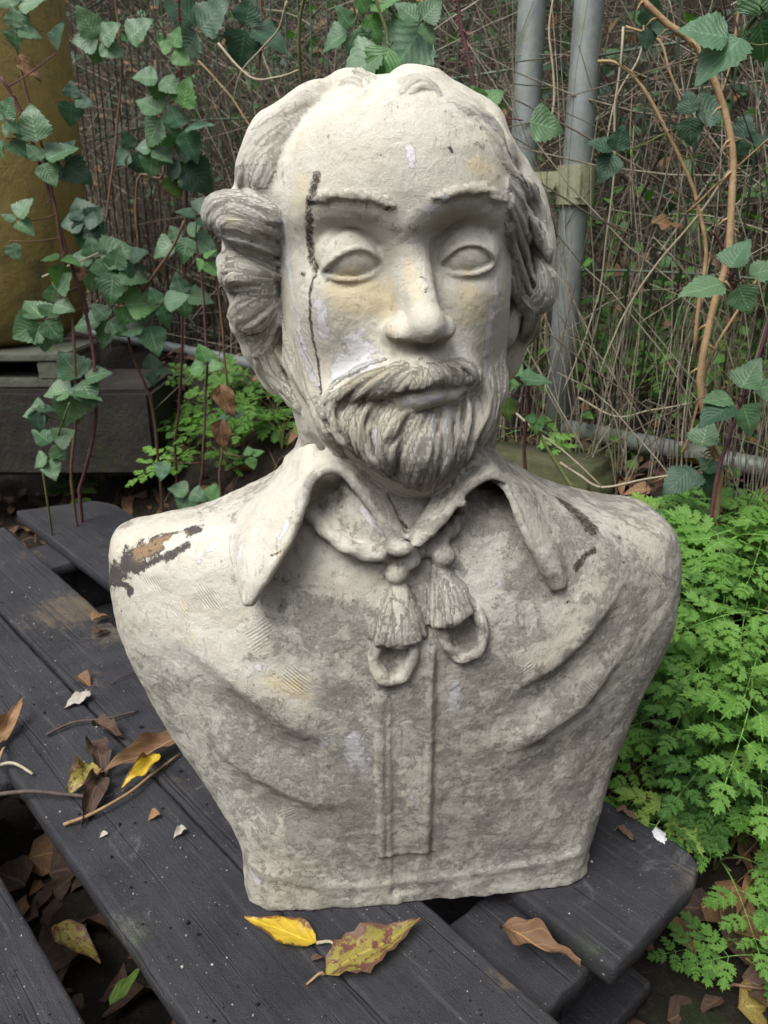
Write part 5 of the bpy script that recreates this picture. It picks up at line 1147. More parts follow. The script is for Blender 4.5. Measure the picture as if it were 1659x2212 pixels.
# ---------------------------------------------------------------- dry thicket behind the fence
def build_thicket():
    rr = np.random.RandomState(21); V = []; F = []; T = []; n0 = 0
    def stem(P, r0, r1, tint, sides=3):
        nonlocal n0
        v, f = tube(P, np.linspace(r0, r1, len(P)), sides, cap=False); V.append(v); F.extend([tuple(i+n0 for i in g) for g in f]); n0 += len(v); T.append(np.full(len(v), tint))
    def one(q, s, h, lean, r, tint, droop):
        b = np.array([DN[0]*q+DD[0]*s, DN[1]*q+DD[1]*s]); z = gz(*b)-.02; P = []; a = rr.uniform(0, 6.28); w = rr.uniform(0, 6.28)
        for t in np.linspace(0, 1, 7):
            P.append([b[0]+math.cos(a)*lean*t**1.5+.012*math.sin(t*7+w), b[1]+math.sin(a)*lean*.6*t**1.5+.01*math.cos(t*6+w), z+h*(t-droop*t*t)])
        stem(P, r, r*.5, tint)
    for i in range(3600):
        q = 1.47+rr.rand()**1.2*1.6; s = rr.uniform(-4.6, .45)
        if s > -1.5 and q < 2.0 and rr.rand() < .6: continue
        one(q, s, rr.uniform(.4, 1.7), rr.uniform(0, .7), rr.uniform(.0013, .0036), np.clip(rr.normal(.40, .28), 0, 1), rr.uniform(0, .6))
    for i in range(1500):                          # slanting and fallen stems
        q = 1.42+rr.rand()**1.5*.8; s = rr.uniform(-3.8, .3); b = np.array([DN[0]*q+DD[0]*s, DN[1]*q+DD[1]*s]); z = gz(*b)+rr.uniform(0, 1.2)
        a = rr.uniform(-1.2, 1.2)+(math.pi if rr.rand() < .5 else 0); L = rr.uniform(.2, .8); sl_ = rr.uniform(-.5, .9); cur = rr.uniform(-.3, .3)
        P = [[b[0]+math.cos(a)*L*t, b[1]+math.sin(a)*L*t*.4, max(z+L*sl_*t-cur*t*t, gz(b[0]+math.cos(a)*L*t, b[1]+math.sin(a)*L*t*.4)+.004)] for t in np.linspace(0, 1, 6)]
        stem(P, rr.uniform(.0012, .0030), .0008, np.clip(rr.normal(.6, .25), 0, 1))
    for i in range(300):                          # fine stalks in and before the mesh, right of the posts
        q = rr.uniform(1.22, 1.5); s = rr.uniform(-1.15, -.25) if i < 260 else rr.uniform(-3.2, -1.1)
        one(q, s, rr.uniform(.25, 1.1), rr.uniform(0, .30), rr.uniform(.0009, .0018), rr.uniform(.5, 1.), rr.uniform(0, .5))
    V = np.vstack(V); me = np_mesh('dry_stems', V, np.array(F), M['dry']); fattr(me, 'tint', np.concatenate(T))
    tag(obj('dry_stems', me), 'dense tangle of dry brown stems behind the fence', None, None, 'stuff')
    # leaves scattered through it, and the dark growth behind
    def scatter(name, n, qr, sr, hr, size, mat, label, bias=1.):
        lv, lf, lu = leaflet(rows=3, W=.36, depth=0, seed=1); lv = lv; k = len(lv); VV = []; FF = []; UU = []
        lf = np.array(lf)
        for i in range(n):
            q = rr.uniform(*qr); s = rr.uniform(*sr); b = np.array([DN[0]*q+DD[0]*s, DN[1]*q+DD[1]*s]); z = gz(*b)+hr[0]+(hr[1]-hr[0])*rr.rand()**bias
            m = np.array(orient((rr.normal(), rr.normal(), rr.normal()*.6-.2), (rr.normal()*.6, rr.normal()*.6-.5, 1))); S = rr.uniform(*size)
            VV.append(lv*S@m.T+np.array([b[0], b[1], z])); FF.append(lf+i*k); UU.append(lu)
        me = np_mesh(name, np.vstack(VV), np.vstack(FF), mat, True, np.vstack(UU)); return tag(obj(name, me), label, None, None, 'stuff')
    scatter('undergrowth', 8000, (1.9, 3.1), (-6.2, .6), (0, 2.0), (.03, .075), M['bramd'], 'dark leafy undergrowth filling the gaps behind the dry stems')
    scatter('withered_leaves', 1700, (1.45, 2.4), (-4.4, .5), (0, 1.5), (.018, .05), M['dead'], 'withered leaves caught among the dry stems', 1.6)
    scatter('green_sprigs', 2400, (1.5, 2.5), (-3.4, .5), (0, 1.7), (.02, .05), M['bramy'], 'small green leaves showing through the dry stems', 1.3)
    scatter('ivy_leaves', 1800, (1.35, 1.9), (-1.6, .2), (0, .5), (.018, .036), M['parsd'], 'low green ground leaves behind the fence', 1.8)
build_thicket()
# ---------------------------------------------------------------- cow parsley
def frond_mesh(seed, mat, droop=.25):
    r = random.Random(seed); V = []; F = []; UV = []
    def quad_leaf(p, d, nrm, L):
        d = d/np.linalg.norm(d); x = np.cross(d, nrm); x /= np.linalg.norm(x)+1e-9; nn = np.cross(x, d); b = len(V)
        W = L*.34
        out = [(0, 0, 0), (.55, .16, .0), (1.0, .34, .04), (.52, .38, .02), (.95, .62, .05), (.42, .66, .03), (.55, .86, .03), (.14, .84, 0), (0, 1.05, -.06)]
        pts = [(0, .0, 0)]
        right = [(w_*W, t_*L, z_*L) for w_, t_, z_ in out]; left = [(-w_*W, t_*L, z_*L) for w_, t_, z_ in out]
        mids = [(0, t_*L*.92, -.05*L*t_) for _, t_, _ in out]
        for a_, b_, c_ in zip(left, mids, right):
            for q in (a_, b_, c_):
                V.append(p+x*q[0]+d*q[1]+nn*(q[2]+r.uniform(-.02, .02)*L)); UV.append((.5+.5*q[0]/W, q[1]/L))
        for i in range(len(out)-1):
            F.append((b+i*3, b+i*3+1, b+i*3+4, b+i*3+3)); F.append((b+i*3+1, b+i*3+2, b+i*3+5, b+i*3+4))
    def axis(p, q, w):
        d = q-p; x = np.array([d[1], -d[0], 0]); x = x/(np.linalg.norm(x)+1e-9)*w; b = len(V); z = np.array([0, 0, w*.8])
        for a_, s_ in ((p, 1), (q, .6)):
            V.extend([a_-x*s_, a_+x*s_, a_-z*s_]); UV.extend([(.5, .1)]*3)
        for i in range(3): F.append((b+i, b+(i+1) % 3, b+3+(i+1) % 3, b+3+i))
    def pt(t): return np.array([.05*math.sin(t*2+seed), t, -droop*t*t+.02*math.sin(t*6)])
    ts = [.36, .60, .80]
    prev = pt(0)
    for t in np.linspace(.1, 1, 9): q = pt(t); axis(prev, q, .010*(1.2-t)); prev = q
    def pinna(p, d, L, nrm):
        d = d/np.linalg.norm(d); s = np.cross(d, nrm); n = 3 if L > .2 else 2
        pe = p+d*L; axis(p, p+d*L*.8, .005)
        for i in range(n):
            t = .22+.62*i/(n-1) if n > 1 else .5; w = L*.56*(1-t*.5)
            for sg in (-1, 1):
                dd = d*.75+s*sg*.8+nrm*r.uniform(-.25, .12); quad_leaf(p+d*L*t, dd, nrm+s*sg*r.uniform(-.3, .3), w*r.uniform(.85, 1.1))
        quad_leaf(p+d*L*.70, d, nrm, L*.52)
    for i, t in enumerate(ts):
        L = .52*(1-t)**.7+.06
        for sg in (-1, 1):
            d = np.array([sg*.92, .48, r.uniform(-.22, .05)]); nn = np.array([r.uniform(-.25, .25), r.uniform(-.25, .25)+.1, 1.]); pinna(pt(t), d, L*r.uniform(.88, 1.08), nn/np.linalg.norm(nn))
    pinna(pt(.88), np.array([0, 1, -.4]), .26, np.array([0, .3, 1.]))
    V_ = np.array(V); return np_mesh('leaf', V_, np.array(F), mat, False, np.array(UV))
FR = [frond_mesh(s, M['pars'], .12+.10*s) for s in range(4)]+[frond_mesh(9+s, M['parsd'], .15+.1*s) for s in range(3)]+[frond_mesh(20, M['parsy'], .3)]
PN = [0]
def parsley(base, n, h, size, label, group, shade=False, lean=(0, 0), rr=None):
    rr = rr or random.Random(PN[0]*31+7); PN[0] += 1
    root = empty('cow_parsley', base, label, 'cow parsley', group); mb = MB()
    for k in range(n):
        a = rr.uniform(0, 6.28); rad = rr.uniform(.15, .55)*h; hh = h*rr.uniform(.55, 1.05)
        tip = np.array([math.cos(a)*rad+lean[0]*hh, math.sin(a)*rad*.8+lean[1]*hh, hh]); mid = tip*np.array([.3, .3, .62])
        S = spline([np.zeros(3), mid, tip], 8); mb.add(*tube(S, np.linspace(.0022, .0012, 8), 5))
        d = np.array([math.cos(a)+lean[0]*.8, math.sin(a)*.8+lean[1]*.8-.25, rr.uniform(-.25, .25)]); nn = np.array([rr.uniform(-.3, .3), rr.uniform(-.75, -.1), 1.])
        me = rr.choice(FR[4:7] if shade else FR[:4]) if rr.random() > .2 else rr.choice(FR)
        o = bpy.data.objects.new('leaf', me); m = orient(d, nn).to_4x4(); s_ = size*rr.uniform(.75, 1.2); ba = tip-np.array(d)/np.linalg.norm(d)*s_*.12
        o.matrix_basis = Matrix.Translation(Vector(ba))@m@Matrix.Scale(s_, 4); link(o, root)
    obj('stem', mb.mesh('stem', M['pstem']), root); return root
def build_parsley():
    rr = random.Random(77)
    R_ = [(1500, 1200, .15, .16, 6, 'against the right shoulder of the bust'), (1590, 1120, .16, .17, 6, 'at the right edge level with the shoulder top'), (1640, 1210, .17, .17, 6, 'at the right edge beside the shoulder'), (1550, 1290, .15, .16, 6, 'hugging the curve of the right shoulder'),
          (1620, 1340, .16, .16, 6, 'at the right edge below the shoulder top'), (1500, 1400, .14, .15, 5, 'just right of the upper arm stump'), (1580, 1430, .15, .15, 6, 'in the middle of the right hand clump'), (1645, 1460, .15, .15, 6, 'at the right edge in the middle of the clump'), (1450, 1480, .11, .12, 5, 'low beside the right flank'),
          (1530, 1520, .13, .14, 5, 'right of the bust halfway down'), (1610, 1560, .14, .15, 6, 'at the right edge above the pallet corner'), (1400, 1560, .09, .10, 4, 'small and half hidden behind the right flank'), (1470, 1600, .10, .12, 5, 'above the far pallet board'), (1560, 1640, .12, .13, 5, 'over the far pallet corner'), (1640, 1660, .13, .14, 5, 'at the right edge over the pallet corner'),
          (1420, 1690, .07, .10, 3, 'nearest the waist of the bust above the board'), (1520, 1740, .09, .11, 4, 'just behind the painted board edge'), (1600, 1780, .09, .11, 4, 'right of the pallet corner'), (1540, 1850, .07, .10, 3, 'low by the end of the far board'), (1610, 2050, .06, .10, 3, 'lowest on the bare soil at bottom right'), (1490, 1160, .12, .13, 5, 'behind the right shoulder top'), (1570, 1090, .10, .12, 4, 'highest of the near clump under the rail'), (1650, 1060, .11, .14, 5, 'at the right edge touching the red cane'), (1650, 1880, .07, .10, 3, 'at the right edge low on the soil')]
    for u, v, h, s, n, l in R_:
        if v < 1260: h *= .62; v += 25; s *= .92
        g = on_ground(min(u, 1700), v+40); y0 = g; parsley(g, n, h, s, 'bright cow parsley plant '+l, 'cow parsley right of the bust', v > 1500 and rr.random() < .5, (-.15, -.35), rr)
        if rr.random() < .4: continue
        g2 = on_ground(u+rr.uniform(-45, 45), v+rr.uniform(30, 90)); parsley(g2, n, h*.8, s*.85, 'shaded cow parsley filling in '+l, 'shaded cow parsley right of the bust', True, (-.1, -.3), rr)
    B_ = [(1430, 860, 'between the wires just above the rail'), (1350, 830, 'close right of the nearer post'), (1520, 800, 'behind the tan dead cane'), (1600, 760, 'at the right edge behind the red cane'), (1400, 720, 'under the fallen orange leaf'), (1490, 650, 'in the middle of the mesh'), (1580, 620, 'behind the speckled bramble spray'), (1380, 640, 'right of the post at cheek height'), (1320, 760, 'against the foot of the nearer post'), (1450, 540, 'highest behind the mesh'), (1640, 680, 'farthest right behind the fence')]
    for u, v, l in B_:
        g = on_ground(u, v+50); parsley(g, 5, .15, .15, 'dim cow parsley behind the fence '+l, 'cow parsley behind the fence', True, (0, -.2), rr)
    marks = [('the nearer post', 1225, 700), ('the fallen orange leaf', 1440, 485), ('the tan dead cane', 1520, 740), ('the pale arching cane', 1500, 430), ('the bottom rail', 1420, 950), ('the speckled bramble spray', 1580, 600), ('the red cane', 1600, 860), ('the mesh wire crossing', 1390, 655), ('the lone pale stem', 1330, 560)]; used = set(); k = 0
    while len(used) < 20 and k < 300:
        k += 1; u, v = rr.uniform(1260, 1660), rr.uniform(560, 930); nm, mu, mv = min(marks, key=lambda m: math.hypot(m[1]-u, m[2]-v)); dx, dy = u-mu, v-mv
        rel = ('right of' if dx > 0 else 'left of') if abs(dx) > abs(dy) else ('above' if dy < 0 else 'below')
        l = 'dim cow parsley among the dry stems %s%s %s' % ('well ' if math.hypot(dx, dy) > 90 else 'just ', rel, nm)
        if l in used: continue
        used.add(l); g = on_ground(u, v); parsley(g, 5, .16, .16, l, 'cow parsley among the dry stems', True, (0, -.2), rr)
    Lf = [(300, 915, 'brightest clump in front of the mossy timber end'), (365, 905, 'right of the brightest clump'), (270, 1000, 'between the purple canes above the far board'), (330, 985, 'left of the withered pale leaf'), (400, 940, 'beside the slim thorny cane'), (500, 880, 'below the pipe left of the neck'), (560, 860, 'nearest the beard on the left'), (600, 900, 'tucked against the left side of the neck'), (215, 1040, 'low behind the far left board'), (330, 940, 'under the mossy timber end'), (440, 1000, 'just above the far board between two canes'), (1115, 985, 'on the concrete slab beside the neck'), (610, 945, 'against the neck above the left shoulder'), (250, 930, 'left of the brightest clump'), (460, 840, 'under the bottom rail'), (530, 940, 'above the left shoulder slope')]
    for u, v, l in Lf:
        g = on_ground(u, v+35); parsley(g, 5 if v < 960 else 4, .11, .13 if v > 850 else .11, 'low cow parsley '+l, 'cow parsley left of the bust', v < 900 and u > 420, (0, -.3), rr)
build_parsley()
# ---------------------------------------------------------------- leaf litter
DL = [leaf_mesh('leaf', M[m], rows=8, W=.26+.05*(i % 3), depth=.0, fold=.15+.1*(i % 2), curl=.25+.12*i, wave=.05, seed=i, asym=.1*(i-2)) for i, m in enumerate(('dead', 'deadd', 'dead', 'deadd', 'olive'))]
def litter():
    rr = np.random.RandomState(8); VV = []; FF = []; UU = []; n = 0
    src = [leaflet(rows=4, W=.30, depth=0, fold=.2, curl=.3+.2*i, wave=.06, seed=i) for i in range(4)]
    for mat, cnt, nm, lb in (('deadd', 1300, 'leaf_litter', 'dark rotting leaf litter covering the soil'), ('dead', 420, 'brown_leaf_litter', 'scattered lighter brown dead leaves on the soil')):
        VV = []; FF = []; UU = []; n = 0
        for i in range(cnt):
            q = rr.uniform(-.1, 1.45); s = rr.uniform(-2.6, .1); x, y = DN[0]*q+DD[0]*s, DN[1]*q+DD[1]*s
            lv, lf, lu = src[i % 4]; S = rr.uniform(.02, .07); a = rr.uniform(0, 6.28); m = np.array(orient((math.cos(a), math.sin(a), rr.uniform(-.1, .5)), (rr.normal()*.4, rr.normal()*.4, 1)))
            VV.append(lv*S@m.T+np.array([x, y, gz(x, y)+.008])); FF.append(np.array(lf)+n); UU.append(lu); n += len(lv)
        me = np_mesh(nm, np.vstack(VV), np.vstack(FF), M[mat], True, np.vstack(UU)); tag(obj(nm, me), lb, None, None, 'stuff')
    # twigs on the soil
    mb = MB()
    for i in range(260):
        q = rr.uniform(.5, 1.4); s = rr.uniform(-2.4, .1); x, y = DN[0]*q+DD[0]*s, DN[1]*q+DD[1]*s; a = rr.uniform(0, 3.14); L = rr.uniform(.03, .14)
        P = [[x+math.cos(a)*L*t, y+math.sin(a)*L*t+.01*math.sin(t*5+i), gz(x+math.cos(a)*L*t, y+math.sin(a)*L*t)+.008+.012*math.sin(t*3)] for t in np.linspace(0, 1, 5)]
        mb.add(*tube(P, rr.uniform(.0008, .0022), 4))
    o = obj('soil_twigs', mb.mesh('soil_twigs', M['caneb'])); tag(o, 'thin twigs lying about on the soil', None, None, 'stuff')
    mb = MB()
    for i in range(70):                      # grass blades
        g = on_ground(rr.uniform(1250, 1330), rr.uniform(1000, 1060)); a = rr.uniform(0, 6.28); h = rr.uniform(.03, .09)
        P = np.array([g+np.array([math.cos(a)*h*.5*t*t, math.sin(a)*h*.5*t*t, h*t]) for t in np.linspace(0, 1, 5)]); mb.add(*tube(P, np.linspace(.0013, .0003, 5), 3))
    tag(obj('grass', mb.mesh('grass', M['caneg'])), 'tuft of thin grass blades beside the fence foot', None, None, 'stuff')
litter()
# ---------------------------------------------------------------- leaves, twigs and chips lying on the pallet
def lay(name, u, v, u2, v2, mat, label, cat, W=.3, z=0., curl=.1, fold=.12, wave=.02, lift=.0, teeth=.0, stalk=0, seed=1, tilt=(0, 0), rows=14, asym=0., group=None):
    a, b = on_z(u, v, z), on_z(u2, v2, z); d = b-a; L = np.linalg.norm(d)
    V, F, UV = leaflet(L=1., W=W, depth=teeth, fold=fold, curl=curl, wave=wave, seed=seed, rows=rows, asym=asym)
    me = np_mesh(name, V*L, F, M[mat], True, UV); nn = (tilt[0], tilt[1], 1)
    m = orient(d, nn); zmin = min((m@Vector(p))[2] for p in V*L)
    loc = a+np.array([0, 0, .0012-zmin+lift])
    if stalk:
        root = empty(name, loc, label, cat, group); o = obj('blade', me, root); o.matrix_basis = m.to_4x4()
        mb = MB(); d0 = m@Vector((0, 1, 0)); st = np.array([0., 0, 0]); e = st-np.array(d0)*stalk; e2 = (st+e)/2+np.array([.004, .003, .003]); e[2] = -loc[2]+z+.002
        mb.add(*tube(spline([st, e2, e], 8), np.linspace(.0018, .0011, 8), 6)); obj('leaf_stalk', mb.mesh('leaf_stalk', M['canet' if mat != 'yellow' else 'straw']), root); return root
    o = obj(name, me, None, loc); o.rotation_euler = m.to_euler(); return tag(o, label, cat, group)
lay('fallen_leaf', 684, 2043, 528, 1985, 'yellow', 'bright yellow leaf lying against the front left base of the bust', 'leaf', W=.17, curl=.02, fold=.14, wave=.012, stalk=.022, seed=3, teeth=.012)
lay('fallen_leaf', 700, 2112, 908, 2010, 'olive', 'yellow and purplish leaf on the boards in front of the bust', 'leaf', W=.185, curl=-.10, fold=.2, wave=.022, seed=5, teeth=.05, stalk=.018)
lay('fallen_leaf', 1078, 2030, 1250, 2122, 'dead', 'curled orange-brown leaf in the gap at the lower right', 'leaf', W=.15, z=-.02, curl=-.12, fold=.42, wave=.045, seed=6, lift=.012, tilt=(.3, -.3))
lay('fallen_leaf', 392, 1608, 215, 1692, 'dead', 'long rolled tan leaf touching the left flank of the bust', 'leaf', W=.12, curl=-.05, fold=.55, wave=.03, seed=7, lift=.008, tilt=(0, -.5))
lay('fallen_leaf', 345, 1655, 262, 1722, 'yellow', 'small twisted yellow leaf on a long stalk left of the bust', 'leaf', W=.14, curl=.10, fold=.5, wave=.05, seed=8, lift=.006, tilt=(.3, -.3))
lay('fallen_leaf', 200, 1672, 152, 1730, 'olive', 'crumpled olive leaf beside the dark curled ones', 'leaf', W=.3, curl=.2, fold=.3, wave=.06, seed=9, lift=.003, tilt=(.5, 0))
lay('fallen_leaf', 200, 1630, 240, 1688, 'deadd', 'dark folded leaf above the olive one', 'leaf', W=.2, curl=.3, fold=.35, wave=.06, seed=10, tilt=(.3, .2))
lay('fallen_leaf', 215, 1690, 182, 1792, 'deadd', 'dark purple-brown curled leaf under the yellow stalk', 'leaf', W=.15, curl=.1, fold=.5, wave=.04, seed=11, tilt=(.5, 0))
lay('fallen_leaf', -25, 1635, 42, 1545, 'dead', 'pointed brown leaf standing up at the left edge of the board', 'leaf', W=.12, curl=-.25, fold=.4, wave=.03, seed=12, tilt=(.5, -.6), lift=.004)
lay('fallen_leaf', 200, 1352, 240, 1335, 'dead', 'upper small brown leaf beside the left shoulder', 'leaf', W=.3, curl=.2, fold=.4, seed=13)
lay('fallen_leaf', 202, 1380, 240, 1366, 'deadd', 'lower small dark leaf beside the left shoulder', 'leaf', W=.3, curl=.2, fold=.4, seed=14)
lay('fallen_leaf', 170, 1470, 196, 1484, 'dead', 'tiny orange leaf stuck in the crack between two boards', 'leaf', W=.35, curl=.3, fold=.3, seed=15, lift=-.003)
lay('fallen_leaf', 205, 1585, 268, 1600, 'deadd', 'shrivelled dark leaf across the crack under the twig', 'leaf', W=.22, curl=.3, fold=.5, wave=.06, seed=16)
lay('fallen_leaf', 232, 1800, 215, 1812, 'chip', 'small pale leaf scrap left of the two brown ones', 'leaf', W=.35, seed=17, rows=6)
lay('fallen_leaf', 345, 1762, 320, 1775, 'dead', 'small round brown leaf scrap on the middle board', 'leaf', W=.45, fold=.3, curl=.2, seed=18, rows=8)
lay('fallen_leaf', 402, 1796, 375, 1815, 'chip', 'crumpled grey leaf scrap on the middle board', 'leaf', W=.3, fold=.4, wave=.05, seed=19, rows=8)
lay('bark_chip', 196, 1505, 138, 1535, 'chip', 'pale flake of bark on the left board beside the crack', 'bark chip', W=.26, fold=.1, wave=.04, seed=20, rows=8)
lay('fallen_leaf', 1330, 1758, 1378, 1775, 'deadd', 'upper black shrivelled leaf on the far board', 'leaf', W=.2, fold=.5, wave=.06, seed=21, rows=8)
lay('fallen_leaf', 1330, 1796, 1372, 1822, 'deadd', 'lower black shrivelled leaf on the far board', 'leaf', W=.2, fold=.5, wave=.06, seed=22, rows=8)
lay('fallen_leaf', 1090, 1945, 1130, 1966, 'deadd', 'black shrivelled leaf on the sunken cross board', 'leaf', W=.2, z=-.024, fold=.5, wave=.06, seed=23, rows=8)
lay('fallen_leaf', 672, 2080, 700, 2070, 'deadd', 'tiny curled dark leaf in the crack below the yellow leaf', 'leaf', W=.25, fold=.5, seed=24, rows=8)
def soil_leaf(u, v, size, ang, mi, label, **kw):
    g = on_ground(u, v) if u > 700 else on_z(u, v, -.19); a = math.radians(ang); o = put_leaf(DL[mi], g+np.array([0, 0, .012]), (math.cos(a), math.sin(a), .15), (kw.get('tx', .2), kw.get('ty', -.5), 1), size, None, 'fallen_leaf'); tag(o, label, 'leaf')
for a in ((60, 1872, .10, 10, 0, 'brown leaf in the dark gap nearest the left edge'), (155, 1850, .09, 60, 2, 'pointed brown leaf in the gap right of the edge one'), (110, 1905, .11, 20, 1, 'dark dead leaf in the middle of the left gap'), (150, 2010, .09, -80, 3, 'curled dark leaf in the gap below the others'), (60, 1930, .08, 150, 1, 'lower dark leaf in the gap near the left edge'),
          (1520, 1960, .10, -60, 0, 'red-brown curved leaf on the soil just right of the far board end'), (1560, 2070, .10, 20, 1, 'large shrivelled leaf on the soil at the bottom right'), (1600, 2130, .09, -30, 3, 'dark leaf low in the bottom right corner'), (1500, 2080, .07, 100, 0, 'small brown leaf on the soil under the pallet corner'), (1610, 1900, .08, 40, 2, 'tan leaf beside the lowest cow parsley'),
          (1375, 1660, .07, 60, 1, 'dark leaf between the flank and the cow parsley'), (1350, 1700, .06, 10, 0, 'brown leaf just behind the far board beside the waist'), (1590, 2195, .08, 0, 4, 'pale yellow leaf at the very bottom right'), (1540, 1990, .06, 170, 1, 'little dark leaf right of the board end'), (1255, 935, .05, 30, 0, 'brown leaf on the mossy slab behind the right shoulder'), (1175, 955, .05, 110, 1, 'dark leaf on the mossy slab beside the neck'), (1330, 1030, .05, 60, 0, 'tan leaf under the bottom rail behind the right shoulder')):
    soil_leaf(*a)
def ground_leaf(u, v, u2, v2, mat, z, label, W): lay('fallen_leaf', u, v, u2, v2, mat, label, 'leaf', W=W, z=z, fold=.12, wave=.02, seed=31, lift=.02)
ground_leaf(128, 2040, 222, 2112, 'olive', -.16, 'yellow spotted leaf down in the gap between the left boards', .17)
ground_leaf(245, 2215, 312, 2120, 'green', -.12, 'narrow green leaf in the gap at the bottom left', .13)
lay('fallen_leaf', 1405, 482, 1485, 485, 'dead', 'orange-brown leaf caught in the wire mesh right of the posts', 'leaf', W=.10, seed=41) if False else None
gl = scr(1405, 485, 1.40); o = put_leaf(DL[0], gl, (1, 0, .05), (.2, -.5, 1), .065, None, 'fallen_leaf'); tag(o, 'orange-brown leaf caught in the wire mesh right of the posts', 'leaf')
def twig(name, pts, r0, r1, mat, label, z=.0022, arch=.004):
    S = spline([list(p) for p in pts], 16); P = np.array([on_z(u, v, z) for u, v in S]); P[:, 2] = z+arch*np.sin(np.linspace(0, math.pi, 16))+r0
    mb = MB(); mb.add(*tube(P, np.linspace(r0, r1, 16), 7)); o = obj(name, mb.mesh(name, M[mat], off=P[0]), None, P[0]); tag(o, label, 'twig')
twig('twig', [(100, 1590), (160, 1568), (230, 1560), (300, 1538)], .0022, .0016, 'twig', 'thin dark red twig lying across two boards left of the bust')
twig('twig', [(-20, 1722), (60, 1724), (120, 1728), (198, 1726)], .0028, .0024, 'twig', 'straight grey-brown twig poking in from the left edge', arch=.008)
twig('twig', [(138, 1785), (200, 1768), (280, 1725), (330, 1682), (388, 1632)], .0024, .0014, 'canet', 'long tan leaf stalk lying diagonally left of the bust', arch=.006)
twig('twig', [(-10, 1660), (30, 1658), (72, 1676)], .0026, .0018, 'straw', 'short straw-coloured stalk at the left edge of the pallet')
twig('twig', [(-8, 1670), (8, 1640), (14, 1618)], .0024, .0014, 'canet', 'short orange stalk crossing the straw one at the left edge', arch=.01)
twig('twig', [(240, 1478), (285, 1458)], .0010, .0008, 'twig', 'tiny black stalk on the board beside the left flank')
def strand(name, pts, y0, y1, r, mat, label, cat='dry stem'):
    S = spline([list(p) for p in pts], 22); ys = np.linspace(y0, y1, 22); P = np.array([scr(u, v, y) for (u, v), y in zip(S, ys)]); P += np.c_[fbm(P*9, 1, 2), fbm(P*9+5, 1, 2), fbm(P*9+3, 1, 2)]*.006
    mb = MB(); mb.add(*tube(P, np.linspace(r, r*.6, 22), 6)); o = obj(name, mb.mesh(name, M[mat], off=P[-1]), None, P[-1]); tag(o, label, cat, 'single dry stems by the fence')
for i, a in enumerate([([(1600, -10), (1585, 100), (1560, 200)], 1.4, 1.4, 'straight pale stem hanging at the top right'), ([(1345, 60), (1330, 250), (1322, 420), (1310, 520), (1290, 650), (1245, 780), (1215, 850)], 1.45, 1.5, 'bent pale stem crossing the nearer post obliquely'), ([(1590, 350), (1520, 450), (1460, 520), (1400, 600), (1330, 720), (1290, 820)], 1.3, 1.42, 'long pale stem slanting down across the mesh'), ([(1485, 455), (1560, 390), (1660, 300)], 1.3, 1.2, 'thin straw slanting up to the right edge'), ([(1210, 1000), (1250, 1030), (1300, 1055), (1380, 1040), (1440, 1030)], 1.2, 1.1, 'bent straw above the right shoulder'), ([(1095, 870), (1150, 920), (1220, 980), (1300, 1054)], 1.2, 1.12, 'pale straw slanting down from the neck to the shoulder'), ([(1660, 560), (1580, 690), (1530, 780), (1500, 900), (1470, 980)], 1.2, 1.2, 'grey stem slanting beside the tan thorny cane'), ([(620, 0), (600, 60), (560, 110), (520, 160), (500, 230)], 1.7, 1.8, 'brown stem crossing left of the crown'), ([(470, 90), (540, 165), (600, 170), (650, 150)], 1.7, 1.6, 'pale stem curving towards the crown from the left'), ([(430, 130), (500, 210), (560, 300), (590, 330)], 1.75, 1.7, 'tan stem slanting into the hair on the left'), ([(1180, 300), (1200, 200), (1185, 60), (1195, -10)], 1.5, 1.5, 'thin upright stem between the two posts'), ([(1400, 0), (1380, 120), (1330, 220), (1290, 400)], 1.5, 1.5, 'thin brown stem against the nearer post'), ([(1350, 60), (1420, 90), (1450, 160), (1500, 300)], 1.45, 1.4, 'curved pale tendril in the top right mesh'), ([(1250, 860), (1330, 900), (1400, 890), (1500, 870)], 1.5, 1.4, 'pale fallen stem lying over the bottom rail'), ([(90, 600), (180, 560), (215, 545)], 1.7, 1.7, 'thin red stalk across the drum')]):
    strand('dry_stem', a[0], a[1], a[2], .0020 if i % 2 else .0024, 'straw' if i % 3 else 'canet', a[3])
lay('withered_leaf', 1, 1, 2, 2, 'dead', '', '') if False else None
for u, v, s, ang, mi, y, l in ((475, 830, .075, -80, 0, 1.6, 'shrivelled brown leaf hanging left of the beard above the shoulder'), (478, 905, .07, -100, 0, 1.62, 'lower shrivelled brown leaf hanging over the left shoulder'), (190, 590, .045, 180, 0, 1.68, 'orange leaf held among the green leaves by the purple cane'), (40, 118, .05, -60, 0, 1.6, 'orange withered leaf on the cane at the top left'), (170, 915, .03, 90, 4, 1.7, 'small yellow leaf beside the brown cane')):
    a = math.radians(ang); o = put_leaf(DL[mi], scr(u, v, y), (math.cos(a), -.1, math.sin(a)), (.2, -1, .2), s, None, 'withered_leaf'); tag(o, l, 'leaf')
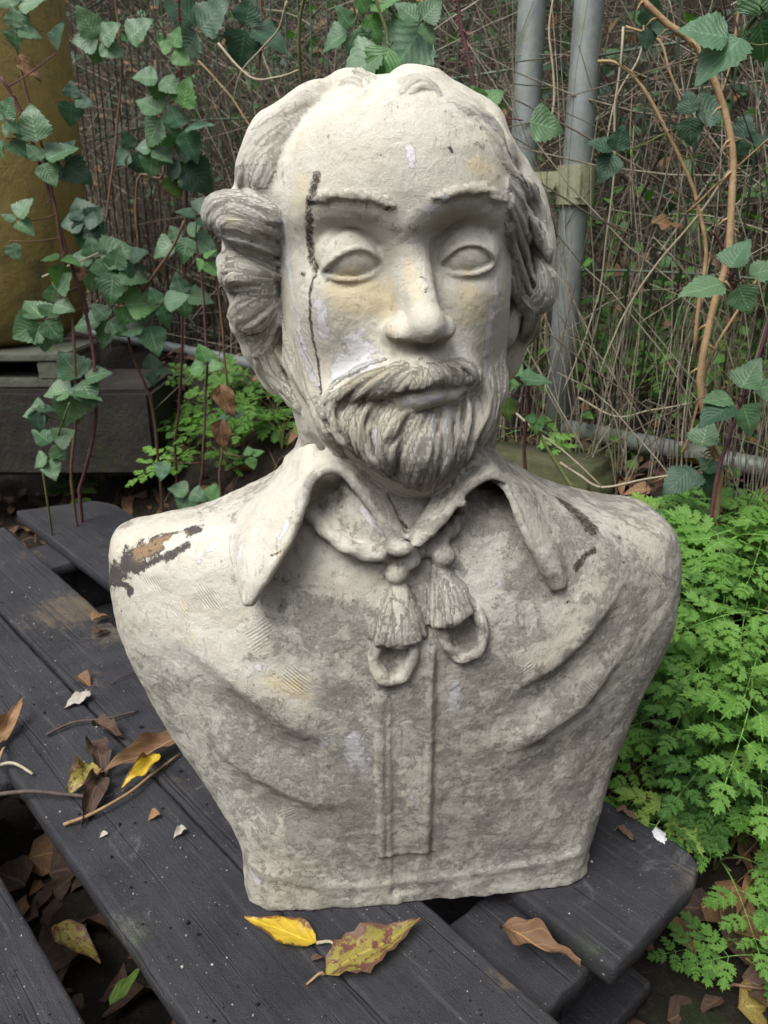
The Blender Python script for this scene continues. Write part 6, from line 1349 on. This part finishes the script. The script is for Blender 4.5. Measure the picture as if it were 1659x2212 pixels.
def grit():
    rr = np.random.RandomState(4); import bmesh
    for nm, mat, cnt, sz, lb in (('grit', 'chip', 300, (.0005, .0014), 'pale grit sprinkled over the black boards'), ('dirt_crumbs', 'soil', 420, (.0006, .0014), 'dark crumbs of soil on the black boards')):
        V = []; F = []; n = 0; base = np.array([[0, 0, 1], [1, 0, 0], [0, 1, 0], [-1, 0, 0], [0, -1, 0], [0, 0, -1.]]); bf = [(0, 1, 2), (0, 2, 3), (0, 3, 4), (0, 4, 1), (5, 2, 1), (5, 3, 2), (5, 4, 3), (5, 1, 4)]
        i = 0
        while i < cnt:
            s = rr.uniform(-1.5, -.3); q = rr.choice([rr.uniform(0, .135), rr.uniform(.215, .33), rr.uniform(.35, .45), rr.uniform(.55, .70)]); r = rr.uniform(*sz)*(1+rr.rand()**6*1.5)
            p = qs(q, s, r*.5); V.append(base*r*rr.uniform(.6, 1.3, (6, 3))+p); F += [tuple(j+n for j in f) for f in bf]; n += 6; i += 1
        me = MB().add(np.vstack(V), F).mesh(nm, M[mat]); tag(obj(nm, me), lb, None, None, 'stuff')
    a = on_z(1425, 1806, 0); V = []; m = 26
    for k in range(m):
        an = 2*math.pi*k/m; r = .010*(1+.35*perlin(np.array([[math.cos(an)*2, math.sin(an)*2, 3.]]))[0]*2+.1*rr.randn()); V.append((math.cos(an)*r*.7, math.sin(an)*r*1.15, .0011))
    V += [(x*.97, y*.97, .0015) for x, y, z in V]; V = np.array(V); F = [(k, (k+1) % m, m+(k+1) % m, m+k) for k in range(m)]+[tuple(range(m, 2*m))]
    o = obj('paint_splash', MB().add(V, F).mesh('paint_splash', M['white']), None, a); tag(o, 'small white paint splash near the corner of the far board', 'paint splash')
    g = on_ground(1235, 1040); bm = rbox(.05, .035, .006, .001); o = bm_obj('slate_piece', bm, M['slate'], None, g+np.array([0, -.03, .03]), .5); o.rotation_euler = (.5, .3, .5); tag(o, 'broken piece of grey slate behind the right shoulder', 'slate')
M['white'] = plain('white_paint', [(.50, .50, .52), (.62, .62, .64)], 300, .7, .0006)
grit()
print('scene built', time.time()-T00)
